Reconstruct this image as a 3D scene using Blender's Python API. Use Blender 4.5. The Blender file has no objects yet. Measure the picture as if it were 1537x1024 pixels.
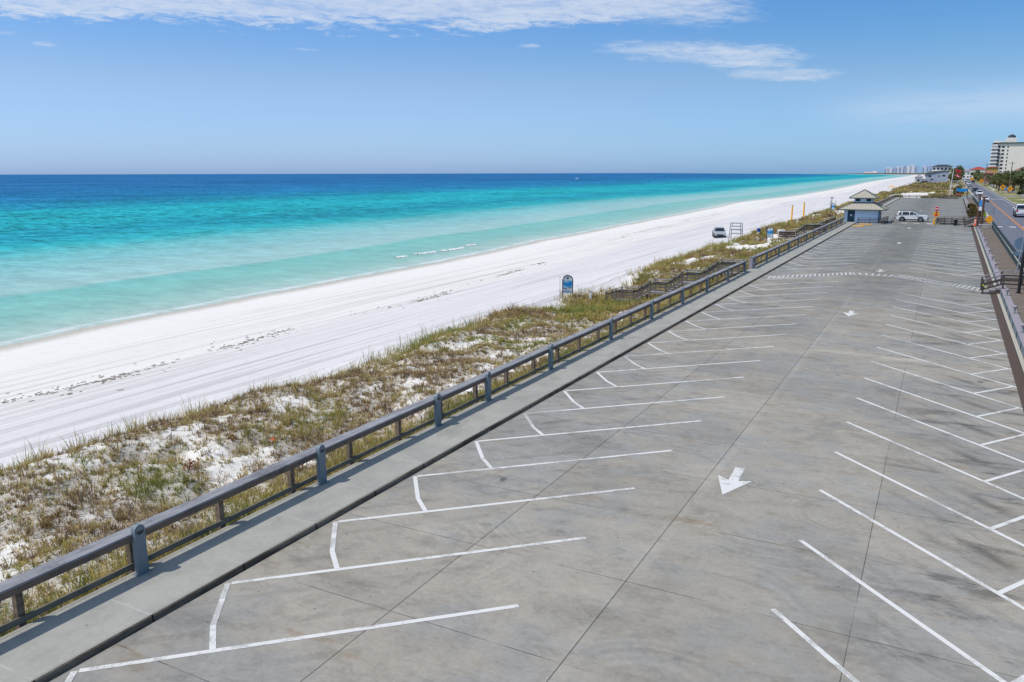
import bpy, math, random
import numpy as np
from mathutils import Matrix, Vector

random.seed(7); rng = np.random.default_rng(11)
scn = bpy.context.scene
col = scn.collection
rad = math.radians

# ------------------------------------------------------------------ helpers
def srgb(r, g, b, k=1.0):
    f = lambda c: ((c/255+.055)/1.055)**2.4 if c > 10.3 else c/255/12.92
    return (f(r)*k, f(g)*k, f(b)*k, 1.0)

class S:
    """a node socket with arithmetic"""
    def __init__(s, g, so): s.g, s.so = g, so
    def _m(s, op, o, rev=False):
        return s.g.math(op, o, s) if rev else s.g.math(op, s, o)
    def __add__(s, o): return s._m('ADD', o)
    __radd__ = __add__
    def __mul__(s, o): return s._m('MULTIPLY', o)
    __rmul__ = __mul__
    def __sub__(s, o): return s._m('SUBTRACT', o)
    def __rsub__(s, o): return s._m('SUBTRACT', o, True)
    def __truediv__(s, o): return s._m('DIVIDE', o)

class G:
    def __init__(s, tree): s.t = tree; s.nd = tree.nodes; s.lk = tree.links
    def put(s, sock, v):
        if isinstance(v, S): s.lk.new(v.so, sock)
        elif v is not None: sock.default_value = v
    def math(s, op, a, b=0.0, c=None, clamp=False):
        n = s.nd.new('ShaderNodeMath'); n.operation = op; n.use_clamp = clamp
        s.put(n.inputs[0], a); s.put(n.inputs[1], b)
        if c is not None: s.put(n.inputs[2], c)
        return S(s, n.outputs[0])
    def pos(s):
        return S(s, s.nd.new('ShaderNodeNewGeometry').outputs['Position'])
    def obj(s):
        return S(s, s.nd.new('ShaderNodeTexCoord').outputs['Object'])
    def gen(s):
        return S(s, s.nd.new('ShaderNodeTexCoord').outputs['Generated'])
    def rnd(s):
        return S(s, s.nd.new('ShaderNodeObjectInfo').outputs['Random'])
    def attr(s, name, out='Fac'):
        n = s.nd.new('ShaderNodeAttribute'); n.attribute_name = name
        return S(s, n.outputs[out])
    def xyz(s, v):
        n = s.nd.new('ShaderNodeSeparateXYZ'); s.put(n.inputs[0], v)
        return [S(s, o) for o in n.outputs]
    def vec(s, x, y, z):
        n = s.nd.new('ShaderNodeCombineXYZ')
        for i, v in enumerate((x, y, z)): s.put(n.inputs[i], v)
        return S(s, n.outputs[0])
    def vmul(s, v, k):
        n = s.nd.new('ShaderNodeVectorMath'); n.operation = 'MULTIPLY'
        s.put(n.inputs[0], v); s.put(n.inputs[1], k)
        return S(s, n.outputs[0])
    def vadd(s, v, k):
        n = s.nd.new('ShaderNodeVectorMath'); n.operation = 'ADD'
        s.put(n.inputs[0], v); s.put(n.inputs[1], k)
        return S(s, n.outputs[0])
    def noise(s, v, scale=1.0, detail=3.0, rough=.55, dist=0.0, out=0):
        n = s.nd.new('ShaderNodeTexNoise')
        s.put(n.inputs['Vector'], v); n.inputs['Scale'].default_value = scale
        n.inputs['Detail'].default_value = detail; n.inputs['Roughness'].default_value = rough
        n.inputs['Distortion'].default_value = dist
        return S(s, n.outputs[out])
    def voro(s, v, scale, out='Distance', rand=1.0):
        n = s.nd.new('ShaderNodeTexVoronoi'); s.put(n.inputs['Vector'], v)
        n.inputs['Scale'].default_value = scale; n.inputs['Randomness'].default_value = rand
        return S(s, n.outputs[out])
    def white(s, v):
        n = s.nd.new('ShaderNodeTexWhiteNoise'); s.put(n.inputs[0], v)
        return S(s, n.outputs[0])
    def step(s, x, a, b, lo=0.0, hi=1.0):
        n = s.nd.new('ShaderNodeMapRange'); n.interpolation_type = 'SMOOTHSTEP'
        s.put(n.inputs['Value'], x)
        for nm, v in (('From Min', a), ('From Max', b), ('To Min', lo), ('To Max', hi)): s.put(n.inputs[nm], v)
        return S(s, n.outputs[0])
    def mix(s, f, a, b, mode='MIX'):
        n = s.nd.new('ShaderNodeMix'); n.data_type = 'RGBA'; n.blend_type = mode
        s.put(n.inputs[0], f); s.put(n.inputs[6], a); s.put(n.inputs[7], b)
        return S(s, n.outputs[2])
    def ramp(s, f, stops, interp='LINEAR'):
        n = s.nd.new('ShaderNodeValToRGB'); s.put(n.inputs[0], f)
        cr = n.color_ramp; cr.interpolation = interp
        while len(cr.elements) < len(stops): cr.elements.new(.5)
        for e, (p, c) in zip(cr.elements, stops): e.position = p; e.color = c
        return S(s, n.outputs[0])
    def bump(s, h, strength=.3, dist=.05):
        n = s.nd.new('ShaderNodeBump'); s.put(n.inputs['Height'], h)
        n.inputs['Strength'].default_value = strength; n.inputs['Distance'].default_value = dist
        return S(s, n.outputs[0])
    def band(s, x, c, w, soft=.5):
        """1 inside |x-c|<w"""
        return s.step(s.math('ABSOLUTE', x - c), w, w*soft)

MATS = {}
def material(name, fn=None, base=(.5, .5, .5, 1), rough=.6, metal=0.0, spec=.5):
    m = bpy.data.materials.new(name); m.use_nodes = True
    t = m.node_tree; b = t.nodes['Principled BSDF']
    b.inputs['Base Color'].default_value = base; b.inputs['Roughness'].default_value = rough
    b.inputs['Metallic'].default_value = metal; b.inputs['Specular IOR Level'].default_value = spec
    if fn:
        g = G(t); r = fn(g) or {}
        for k, v in r.items(): g.put(b.inputs[k], v)
    MATS[name] = m
    return m

def simple(name, c, rough=.6, metal=0.0, var=.12, scale=3.0, spec=.5, bump=0.0):
    """one colour with weathering"""
    def fn(g):
        p = g.obj()
        n = g.noise(p, scale, 5, .65); f = g.noise(p, scale*9, 2, .5)
        k = g.math('MULTIPLY_ADD', n, 2*var, 1-var) * g.math('MULTIPLY_ADD', f, var, 1-var*.5)
        k = k * g.math('MULTIPLY_ADD', g.rnd(), var*.5, 1-var*.25)
        r = {'Base Color': g.mix(1.0, c, g.vec(k, k, k), 'MULTIPLY')}
        if bump: r['Normal'] = g.bump(f, bump, .01)
        return r
    return material(name, fn, c, rough, metal, spec)

class MB:
    """collects shapes; build() links them as one mesh"""
    def __init__(s): s.v = []; s.f = []; s.m = []; s.mi = 0
    def add(s, vs, fs):
        o = len(s.v); s.v += [tuple(v) for v in vs]; s.f += [tuple(i+o for i in f) for f in fs]; s.m += [s.mi]*len(fs)
        return s
    BF = [(0, 3, 2, 1), (4, 5, 6, 7), (0, 1, 5, 4), (1, 2, 6, 5), (2, 3, 7, 6), (3, 0, 4, 7)]
    def box(s, c, d, rz=0.0):
        x, y, z = (k/2 for k in d); ca, sa = math.cos(rz), math.sin(rz)
        vs = []
        for zz in (-z, z):
            for a, b in ((-x, -y), (x, -y), (x, y), (-x, y)):
                vs.append((c[0]+a*ca-b*sa, c[1]+a*sa+b*ca, c[2]+zz))
        return s.add(vs, s.BF)
    def bar(s, p, q, w, h):
        """beam from p to q, w wide sideways, h tall"""
        p, q = Vector(p), Vector(q); d = (q-p).normalized()
        side = d.cross(Vector((0, 0, 1)))
        if side.length < 1e-4: side = Vector((1, 0, 0))
        side.normalize(); up = side.cross(d).normalized()
        vs = []
        for e in (p, q):
            for a, b in ((-1, -1), (1, -1), (1, 1), (-1, 1)): vs.append(e+side*(a*w/2)+up*(b*h/2))
        return s.add(vs, [(0, 1, 2, 3), (7, 6, 5, 4), (0, 4, 5, 1), (1, 5, 6, 2), (2, 6, 7, 3), (3, 7, 4, 0)])
    def tube(s, pts, rs, n=8, cap=True):
        pts = [Vector(p) for p in pts]; vs = []; fs = []
        for i, p in enumerate(pts):
            d = (pts[min(i+1, len(pts)-1)]-pts[max(i-1, 0)]).normalized()
            a = d.cross(Vector((0, 0, 1)) if abs(d.z) < .9 else Vector((1, 0, 0))).normalized(); b = d.cross(a)
            r = rs[i] if hasattr(rs, '__len__') else rs
            for k in range(n):
                t = 2*math.pi*k/n; vs.append(p+a*(r*math.cos(t))+b*(r*math.sin(t)))
        for i in range(len(pts)-1):
            for k in range(n):
                fs.append((i*n+k, i*n+(k+1) % n, (i+1)*n+(k+1) % n, (i+1)*n+k))
        if cap: fs += [tuple(range(n-1, -1, -1)), tuple((len(pts)-1)*n+k for k in range(n))]
        return s.add(vs, fs)
    def cyl(s, c, r, h, n=12, r2=None):
        return s.tube([c, (c[0], c[1], c[2]+h)], [r, r if r2 is None else r2], n)
    def prism(s, poly, o, u, w, d):
        """polygon (a,b) in the plane o + a*u + b*w pushed along d"""
        o, u, w, d = Vector(o), Vector(u), Vector(w), Vector(d); n = len(poly)
        vs = [o+u*a+w*b for a, b in poly]; vs += [v+d for v in vs]
        return s.add(vs, [tuple(range(n)), tuple(range(2*n-1, n-1, -1))]+[((i+1) % n, i, n+i, n+(i+1) % n) for i in range(n)])
    def loft(s, prof, hw):
        """profile (x,z) with half width hw(x,z), mirrored about y=0"""
        n = len(prof); vs = [(x, -hw(x, z), z) for x, z in prof]+[(x, hw(x, z), z) for x, z in prof]
        return s.add(vs, [tuple(range(n)), tuple(range(2*n-1, n-1, -1))]+[((i+1) % n, i, n+i, n+(i+1) % n) for i in range(n)])
    def quad(s, *ps): return s.add(ps, [tuple(range(len(ps)))])
    def build(s, name, mat, parent=None, bevel=0.0, smooth=False, **props):
        me = bpy.data.meshes.new(name); me.from_pydata(s.v, [], s.f)
        mats = mat if isinstance(mat, (list, tuple)) else [mat]
        for m in mats: me.materials.append(m)
        if len(mats) > 1:
            me.polygons.foreach_set('material_index', s.m)
        if smooth:
            me.polygons.foreach_set('use_smooth', [True]*len(me.polygons))
        me.update()
        return link(name, me, parent, bevel, **props)

def link(name, me, parent=None, bevel=0.0, **props):
    o = bpy.data.objects.new(name, me); col.objects.link(o)
    if parent is not None:
        o.parent = parent
        r = parent
        while r.parent: r = r.parent
        if parent == r: o.location = -r.location       # meshes are laid out in world coordinates
    if bevel:
        b = o.modifiers.new('bevel', 'BEVEL'); b.width = bevel; b.segments = 2; b.limit_method = 'ANGLE'
    for k, v in props.items(): o[k] = v
    return o

def np_mesh(name, v, f, mat, parent=None, attrs=None, smooth=False, **props):
    v = np.asarray(v, np.float32); f = np.asarray(f, np.int32); k = f.shape[1]
    me = bpy.data.meshes.new(name)
    me.vertices.add(len(v)); me.vertices.foreach_set('co', v.ravel())
    me.loops.add(f.size); me.loops.foreach_set('vertex_index', f.ravel())
    me.polygons.add(len(f)); me.polygons.foreach_set('loop_start', np.arange(0, f.size, k, dtype=np.int32))
    me.polygons.foreach_set('loop_total', np.full(len(f), k, np.int32))
    if smooth: me.polygons.foreach_set('use_smooth', np.ones(len(f), bool))
    me.materials.append(mat); me.update(calc_edges=True)
    for nm, (typ, a) in (attrs or {}).items():
        at = me.attributes.new(nm, typ, 'POINT')
        at.data.foreach_set('color' if typ == 'FLOAT_COLOR' else 'value', np.asarray(a, np.float32).ravel())
    return link(name, me, parent, **props)

def thing(name, label, cat, loc=(0, 0, 0), rz=0.0, group=None):
    o = bpy.data.objects.new(name, None); col.objects.link(o); o.empty_display_size = .2
    o.location = loc; o.rotation_euler = (0, 0, rz); o['label'] = label; o['category'] = cat
    if group: o['group'] = group
    return o
def tag(o, label, cat, group=None):
    o['label'] = label; o['category'] = cat
    if group: o['group'] = group
    return o
KIDS = {}
def dup(root, loc, rz=0.0, label=None, scale=None):
    r = root.copy(); col.objects.link(r); r.location = loc; r.rotation_euler = (0, 0, rz)
    if scale: r.scale = (scale, scale, scale) if not hasattr(scale, '__len__') else scale
    if label: r['label'] = label
    for ch in list(root.children):
        c = ch.copy(); col.objects.link(c); c.parent = r
        for gch in list(ch.children):
            d = gch.copy(); col.objects.link(d); d.parent = c
    return r
def struct(o): o['kind'] = 'structure'; return o

# numpy value noise
def _h(ix, iy, seed):
    n = (ix*374761393+iy*668265263+seed*974634777) & 0xffffffff
    n = ((n ^ (n >> 13))*1274126177) & 0xffffffff
    return ((n ^ (n >> 16)) & 0xffff)/65535.0
def vnoise(x, y, seed=0):
    x = np.asarray(x, float); y = np.asarray(y, float)
    ix = np.floor(x).astype(np.int64); iy = np.floor(y).astype(np.int64)
    fx = x-ix; fy = y-iy; fx = fx*fx*(3-2*fx); fy = fy*fy*(3-2*fy)
    return (_h(ix, iy, seed)*(1-fx)+_h(ix+1, iy, seed)*fx)*(1-fy)+(_h(ix, iy+1, seed)*(1-fx)+_h(ix+1, iy+1, seed)*fx)*fy
def fbm(x, y, seed=0, o=4):
    a, t, s = .5, 0, 0
    for i in range(o):
        t = t+a*vnoise(x, y, seed+i*17); s += a; x = np.asarray(x)*2.03; y = np.asarray(y)*2.03; a *= .55
    return t/s
def sstep(x, a, b):
    t = np.clip((np.asarray(x, float)-a)/(b-a), 0, 1); return t*t*(3-2*t)

# ------------------------------------------------------------------ camera, sun, sky
R = Matrix(((0.88313031, -0.09432578, 0.45954707), (0.46912189, 0.18247005, -0.86407716), (-0.00234882, 0.97867631, 0.20539512)))
cam = bpy.data.cameras.new('camera'); co = bpy.data.objects.new('camera', cam); col.objects.link(co)
co.matrix_world = Matrix.Translation((0, 0, 8.4)) @ R.to_4x4()
cam.sensor_width = 36; cam.sensor_fit = 'HORIZONTAL'; cam.lens = 1200/1537*36
cam.clip_start = .1; cam.clip_end = 200000
scn.camera = co

SUN_EL, SUN_AZ = rad(58), math.atan2(-.71, -.70)
sdir = Vector((math.sin(SUN_AZ)*math.cos(SUN_EL), math.cos(SUN_AZ)*math.cos(SUN_EL), math.sin(SUN_EL)))
sl = bpy.data.lights.new('sun', 'SUN'); sl.energy = 3.08; sl.angle = rad(.53); sl.color = (1, .945, .86)
so = bpy.data.objects.new('sun', sl); col.objects.link(so); so.rotation_euler = sdir.to_track_quat('Z', 'Y').to_euler()

w = bpy.data.worlds.new('World'); scn.world = w; w.use_nodes = True
g = G(w.node_tree); bg = w.node_tree.nodes['Background']
sky = w.node_tree.nodes.new('ShaderNodeTexSky'); sky.sky_type = 'NISHITA'; sky.sun_disc = False
sky.sun_elevation = SUN_EL; sky.sun_rotation = SUN_AZ % (2*math.pi)
sky.air_density = 1.0; sky.dust_density = .6; sky.ozone_density = 2.5; sky.altitude = 0
D = g.gen(); dx, dy, dz = g.xyz(D)
el = g.math('ARCSINE', dz)*(180/math.pi)
az = g.math('ARCTAN2', dx, dy)*(180/math.pi)
tint = g.ramp(el/60.0, [(0, (.68, 1.02, 1.98, 1)), (.035, (.73, .985, 1.62, 1)), (.10, (.84, .97, 1.27, 1)), (.15, (.66, .94, 1.30, 1)), (.20, (.56, .92, 1.34, 1)), (.42, (1.3, 1.22, 1.2, 1)), (.75, (1.85, 1.6, 1.32, 1))])  # upper sky above the view brightened and warmed to lift neutral fill light
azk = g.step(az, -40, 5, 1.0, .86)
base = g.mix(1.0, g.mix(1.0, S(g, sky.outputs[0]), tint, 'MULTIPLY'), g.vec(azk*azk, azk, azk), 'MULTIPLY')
# thin high cloud: one long streak, a second lower patch and a faint bank
cv = g.vec(az*.045, el*.33, 0.0)
n1 = g.noise(g.vadd(cv, (3.1, 7.7, 0)), 2.6, 10, .68, .5)
n2 = g.noise(g.vadd(g.vec(az*.16, el*.75+az*.03, 0.0), (9.1, 1.7, 2)), 4.0, 10, .72, .6)
nn = n1*.5+n2*.5
def patch(c_az, w_az, c_el, w_el, slope):
    e = (el-c_el-(az-c_az)*slope)/w_el; a = (az-c_az)/w_az
    d = g.math('POWER', g.math('ABSOLUTE', e), 2.0)+g.math('POWER', g.math('ABSOLUTE', a), 4.0)
    return g.math('EXPONENT', d*-1.0)
low = 8.75+(az+61)*.014
wav = (n2-.5)*2.2+(n1-.5)*1.5
pm = g.step(el+wav, low-.4, low+1.1)*g.step(az+(n1-.5)*14-(el-9)*5, -17, -26)*g.step(el, 18, 13)
pm = g.math('MAXIMUM', pm, patch(-18.5, 7.5, 10.5, 1.0, -.07)*1.0)
pm = g.math('MAXIMUM', pm, patch(-15.5, 7.0, 7.75, .75, -.06)*1.0)
pm = g.math('MAXIMUM', pm, patch(-12, 4.0, 7.0, .5, -.08)*.85)
pm = g.math('MAXIMUM', pm, patch(-10, 4.0, 6.25, .6, -.04)*.85)
pm = g.math('MAXIMUM', pm, patch(-26.8, 1.0, 8.42, .18, 0)*.85)
pm = g.math('MAXIMUM', pm, patch(-41.8, 1.2, 8.0, .13, 0)*.55)
pm = g.math('MAXIMUM', pm, patch(-59, .8, 8.0, .2, 0)*.7)
pm = g.math('MAXIMUM', pm, patch(-57, .8, 7.55, .2, 0)*.6)
cl = g.step(nn+pm*.36, .60, .98)*g.step(pm+wav*.18, .05, .6)
veil = patch(3, 9.5, 4.0, 1.1, .0)*g.step(n1, .2, .55)*.38
cl = g.math('MAXIMUM', cl*.78, veil, clamp=True)
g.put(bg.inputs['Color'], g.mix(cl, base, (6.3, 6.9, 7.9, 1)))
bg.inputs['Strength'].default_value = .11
scn.view_settings.view_transform = 'Standard'; scn.view_settings.look = 'None'; scn.view_settings.exposure = 0; scn.view_settings.gamma = 1
scn.cycles.max_bounces = 5; scn.cycles.diffuse_bounces = 2; scn.cycles.use_denoising = True

# ------------------------------------------------------------------ materials
def m_concrete(g):
    p = g.pos(); x, y, z = g.xyz(p)
    big = g.noise(p, .11, 4, .6); mid = g.noise(g.vmul(p, (1, 1.3, 1)), .55, 6, .68); fine = g.noise(p, 9, 4, .7)
    blo = g.noise(g.vadd(p, (61, 17, 0)), .42, 8, .74, .25); blo2 = g.noise(g.vadd(p, (11, 47, 0)), 1.25, 8, .76)
    c = g.mix(g.step(big+(mid-.5)*.7, .41, .59), srgb(180, 174, 163, .82), srgb(168, 167, 163, .79))
    # slab panels
    px = g.step(x, -8.83, -8.81)+g.step(x, -5.15, -5.13)*1.0+g.step(x, -.78, -.76)
    py = g.math('FLOOR', (y-11.47)/3.25)
    pan = g.white(g.vec(px*3.7+.5, py, 0))
    k = g.math('MULTIPLY_ADD', pan, .13, .935)*g.math('MULTIPLY_ADD', fine, .40, .80)*g.math('MULTIPLY_ADD', mid, .34, .83)
    # mottled stains
    k = k*(1-g.step(blo, .51, .66)*.17)*(1+g.step(blo, .49, .36)*.07)*(1-g.step(blo2, .53, .66)*.17)*(1+g.step(blo2, .46, .34)*.09)*.985
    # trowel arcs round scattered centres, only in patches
    wv = g.vadd(p, g.vmul(g.noise(p, .5, 2, .5, out=1), (.5, .5, 0)))
    ds = g.voro(g.vmul(wv, (1, 1, 0)), .27)
    arcs = g.math('SINE', ds*150+g.noise(p, 1.6, 3)*5)*.6+g.math('SINE', ds*53+g.noise(p, .8, 3)*5)*.5
    k = k*(1+arcs*.085*g.step(g.noise(g.vadd(p, (31, 5, 0)), .33, 4), .50, .62))
    # tyre scuffs and dark smudges, heavier in the right-hand bays
    st = g.noise(g.vadd(g.vmul(p, (.42, 1.35, 1)), (4, 9, 0)), .62, 9, .74, .2)
    rightside = g.step(x, -2.0, 1.2)
    leftside = g.step(x, -6.5, -9.0)
    k = k*(1-g.step(st, .52, .64)*(.06+rightside*.42+leftside*.10))
    # oil drips and wheel tracks inside the bays, cracks
    wob_ = (g.noise(p, 2.2, 6, .75)-.5)
    sl_ = (y-(x+12.42)*.944-7.39)/3.412; fl_ = g.math('FRACT', sl_); rl_ = g.white(g.vec(g.math('FLOOR', sl_), 1.5, 0))
    sr_ = (y+1.03*(x+2.2)-15.03)/3.405; fr_ = g.math('FRACT', sr_); rr_ = g.white(g.vec(g.math('FLOOR', sr_), 7.5, 0))
    dl = g.math('EXPONENT', (g.math('POWER', (fl_-.5+wob_*.12)/.07, 2.0)+g.math('POWER', (x+9.6+rl_*1.6+wob_)/.45, 2.0))*-1.0)*g.step(rl_, .25, .9)
    dr = g.math('EXPONENT', (g.math('POWER', (fr_-.5+wob_*.12)/.08, 2.0)+g.math('POWER', (x-.4-rr_*1.4+wob_)/.6, 2.0))*-1.0)*g.step(rr_, .1, .8)
    k = k*(1-dl*.34)*(1-dr*.46)
    tl = (g.band(fl_+wob_*.06, .27, .055)+g.band(fl_+wob_*.06, .73, .055))*g.step(x, -7.4, -8.6)+(g.band(fr_+wob_*.06, .27, .06)+g.band(fr_+wob_*.06, .73, .06))*g.step(x, -1.2, -.2)
    k = k*(1-tl*.13*g.step(g.noise(p, .7, 5, .7), .42, .56))
    ve = g.nd.new('ShaderNodeTexVoronoi'); ve.feature = 'DISTANCE_TO_EDGE'; ve.inputs['Scale'].default_value = .17
    g.put(ve.inputs['Vector'], g.vadd(g.vmul(p, (1, 1, 0)), g.vmul(g.noise(p, .9, 5, .7, out=1), (1.3, 1.3, 0))))
    k = k*(1-g.step(S(g, ve.outputs[0]), .0032, .0012)*g.step(g.noise(g.vadd(p, (9, 1, 0)), .12, 2), .50, .58)*.12)
    fs = g.noise(g.vadd(g.vmul(p, (.75, 1.5, 1)), (23, 8, 0)), 1.3, 10, .82, .1)
    k = k*(1-g.step(fs, .50, .61)*.15)*(1+g.step(fs, .47, .38)*.06)*.96
    # dark traffic lane farther away
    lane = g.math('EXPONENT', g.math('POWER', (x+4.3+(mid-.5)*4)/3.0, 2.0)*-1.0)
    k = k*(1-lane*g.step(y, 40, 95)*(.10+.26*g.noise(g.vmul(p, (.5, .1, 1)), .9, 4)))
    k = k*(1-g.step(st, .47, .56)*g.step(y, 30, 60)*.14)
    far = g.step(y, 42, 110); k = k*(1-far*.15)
    # specks and oil drops
    sp = g.voro(g.vmul(p, (1, 1, 0)), 1.9); spc = g.voro(g.vmul(p, (1, 1, 0)), 1.9, 'Color')
    k = k*(1-g.step(sp, .060, .030)*g.step(g.xyz(spc)[0], .45, .5)*.68)
    sp2 = g.voro(g.vmul(p, (1, 1, 0)), .42); spc2 = g.voro(g.vmul(p, (1, 1, 0)), .42, 'Color')
    k = k*(1-g.step(sp2+(g.noise(p, 5, 4)-.5)*.16, .075, .03)*g.step(g.xyz(spc2)[0], .62, .66)*.55)
    # joints
    brk = g.noise(g.vmul(p, (1, .4, 1)), .5, 3)
    jt = g.band(x, -8.82, .016)+g.band(x, -5.14, .016)*g.step(y, 62, 50)+g.band(x, -.77, .012)*g.step(brk, .38, .5)
    fy = g.math('FRACT', (y-11.47)/3.25+.5)
    jt = jt+g.band(fy, .5, .0042)*g.step(y, 34, 26)*g.step(g.noise(p, .45, 3), .40, .56)
    k = k*(1-g.math('MINIMUM', jt, 1.0)*.66)
    # wide joints edge bleach
    k = k*(1+g.band(x+(mid-.5)*.25, -5.05, .2)*.07)
    # pale repair band across the lot
    yr = y+(x+4.75)*.09
    rb = g.band(yr, 40.3, .36, .8)*1.5*g.step(x, .2, -.6)*g.step(x, -5.2, -4.7)+g.band(yr+.6, 40.0, .7, .6)*g.step(x, -4.9, -5.4)*.5
    c = g.mix(g.math('MINIMUM', rb*.6, .9), c, srgb(196, 190, 176, .8))
    c = g.mix(g.step(g.noise(g.vadd(g.vmul(p, (.6, 1.6, 1)), (50, 3, 0)), .6, 4), .63, .72)*.45, c, srgb(165, 140, 105, .7))
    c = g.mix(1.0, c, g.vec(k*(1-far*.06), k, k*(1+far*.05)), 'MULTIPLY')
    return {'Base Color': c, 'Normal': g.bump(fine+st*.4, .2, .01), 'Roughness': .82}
CONC = material('concrete_lot', m_concrete, spec=.3)

def m_walk(g):
    p = g.pos(); x, y, z = g.xyz(p)
    mid = g.noise(p, .8, 8, .72); fine = g.noise(p, 10, 4, .75)
    c = g.mix(g.step(mid, .35, .68), srgb(184, 183, 176, .82), srgb(170, 170, 164, .78))
    fy = g.math('FRACT', (y-9.05)/2.3+.5)
    k = g.math('MULTIPLY_ADD', fine, .30, .85)*(1-g.step(g.noise(g.vmul(p, (1.6, .5, 1)), .9, 7, .72), .54, .68)*.16)
    j = g.band(fy, .5, .0075)
    c = g.mix(j*g.step(g.noise(p, .9, 2), .38, .55)*.7, c, srgb(205, 207, 205, .8))
    k = k*(1-g.step(g.voro(g.vmul(p, (1, 1, 0)), 1.6), .05, .025)*.5)
    k = k*(1-g.band(x, -12.69, .05)*.12)*(1-g.band(x, -14.36, .018)*.35)
    c = g.mix(1.0, c, g.vec(k, k, k), 'MULTIPLY')
    return {'Base Color': c, 'Normal': g.bump(fine, .1, .01), 'Roughness': .8}
WALK = material('concrete_walk', m_walk, spec=.3)
def m_kerb(g):
    p = g.pos(); x, y, z = g.xyz(p); n = g.noise(g.vmul(p, (1, .5, 3)), 1.4, 7, .72)
    c = g.mix(g.step(n, .40, .62), srgb(140, 130, 118, .85), srgb(96, 88, 80, .8))
    c = g.mix(g.band(g.math('FRACT', (y-9.05)/2.3+.5), .5, .012), c, srgb(50, 46, 42, .8))
    c = g.mix(g.step(g.noise(p, .8, 6, .75), .60, .66)*.8, c, srgb(214, 210, 200, .85))
    return {'Base Color': c, 'Roughness': .9}
KERB = material('kerb_face', m_kerb, spec=.15)
def m_paint(g):
    p = g.pos(); n = g.noise(p, 3, 6, .75); l = g.noise(p, .35, 3)
    c = g.mix(g.step(n+(l-.5)*.8, .50, .62)*.7, srgb(236, 236, 235, .86), srgb(186, 186, 182, .8)); c = g.mix(g.step(g.noise(p, 9, 5, .8)+(l-.5)*.5, .60, .66)*.6, c, srgb(168, 165, 158, .8))
    return {'Base Color': c, 'Roughness': .6}
PAINT = material('white_road_paint', m_paint)
YPAINT = simple('yellow_paint', srgb(250, 180, 20, 1.0), .55, var=.08)
OPAINT = simple('amber_road_paint', srgb(235, 150, 50, .8), .6, var=.15)

def m_sand(g):
    p = g.pos(); x, y, z = g.xyz(p); veg = g.attr('veg'); sd = g.attr('shore')
    big = g.noise(p, .08, 4, .55); fine = g.noise(p, 5, 5, .7); clump = g.noise(p, 1.3, 5, .65)
    c = g.mix(big, srgb(240, 238, 235, .875), srgb(245, 243, 239, .89))
    # raked lines running along the beach
    rk = g.noise(g.vmul(p, (1.9, .022, 1)), 1.0, 5, .66)
    rk2 = g.noise(g.vadd(g.vmul(p, (5.5, .03, 1)), (7, 0, 0)), 1.0, 3, .6)
    flat = g.step(veg, .10, .0)
    dry = g.step(sd, 5, 14)
    trk = g.step(g.noise(g.vadd(g.vmul(p, (2.6, .010, 1)), (3, 2, 0)), 1.0, 2, .5), .60, .66)
    k = 1-g.step(rk, .50, .60)*.19*flat*dry-g.step(rk2, .52, .62)*.09*flat*dry-trk*.15*flat*dry-g.step(g.noise(p, 1.1, 7, .75), .52, .66)*.07*flat
    # upper beach a little greyer where it is raked, sparse wheel tracks lower down
    up = g.step(sd, 19, 24)
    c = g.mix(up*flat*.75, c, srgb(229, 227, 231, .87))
    # footprints / rough
    ft = g.voro(g.vmul(p, (1, 1, 0)), 1.7); fz = g.noise(g.vmul(p, (.5, .12, 1)), .5, 4)
    k = k*(1-g.step(ft, .17, .06)*g.step(fz, .50, .60)*.16*flat)
    k = k*g.math('MULTIPLY_ADD', fine, .12, .94)
    # tan and wet patches
    tan = g.step(g.noise(g.vadd(g.vmul(p, (.35, .07, 1)), (3, 8, 0)), .55, 5, .6), .60, .76)*g.step(sd, 2, 8)*g.step(sd, 26, 14)
    c = g.mix(tan*.35, c, srgb(214, 204, 190, .8))
    wet = g.step(sd+(fine-.5)*2+(clump-.5)*2, 3.4, .4)
    c = g.mix(wet*.75, c, srgb(196, 190, 176, .72))
    # plant litter on the ground under the dune plants
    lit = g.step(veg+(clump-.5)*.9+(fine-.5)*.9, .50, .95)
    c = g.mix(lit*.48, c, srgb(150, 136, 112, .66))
    c = g.mix(1.0, c, g.vec(k, k, k), 'MULTIPLY')
    h = g.noise(p, 1.6, 6, .7)*.6+fine*.4
    return {'Base Color': c, 'Normal': g.bump(h*(.25+g.step(veg, 0, .3)*.9)-rk*flat*.5, .55, .12), 'Roughness': .92}
SAND = material('white_sand', m_sand, spec=.15)

def m_field(g):
    p = g.pos(); x, y, z = g.xyz(p)
    n = g.noise(g.vmul(p, (1, .4, 1)), .09, 5, .6); f = g.noise(p, .9, 4, .7)
    c = g.ramp(n+(f-.5)*.35, [(.36, srgb(112, 108, 66, .75)), (.46, srgb(138, 128, 84, .78)), (.54, srgb(160, 146, 108, .8)), (.575, srgb(176, 164, 132, .82)), (.60, srgb(238, 234, 230, .85))])
    c = g.mix(g.step(g.attr('bare')+(f-.5)*.8, .35, .6), c, srgb(240, 237, 233, .9))
    return {'Base Color': c, 'Normal': g.bump(f, .8, .3), 'Roughness': .95}
FIELD = material('dune_ground', m_field, spec=.1)

def m_grass(g):
    p = g.pos(); x, y, z = g.xyz(p)
    n = g.noise(p, .12, 5, .6); f = g.noise(p, 2.2, 4, .7)
    c = g.ramp(n+(f-.5)*.3, [(.34, srgb(92, 118, 58, .75)), (.46, srgb(116, 132, 70, .78)), (.54, srgb(158, 148, 104, .82)), (.62, srgb(208, 192, 164, .87))])
    return {'Base Color': c, 'Roughness': .95}
VERGE = material('verge_grass', m_grass, spec=.1)

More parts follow.
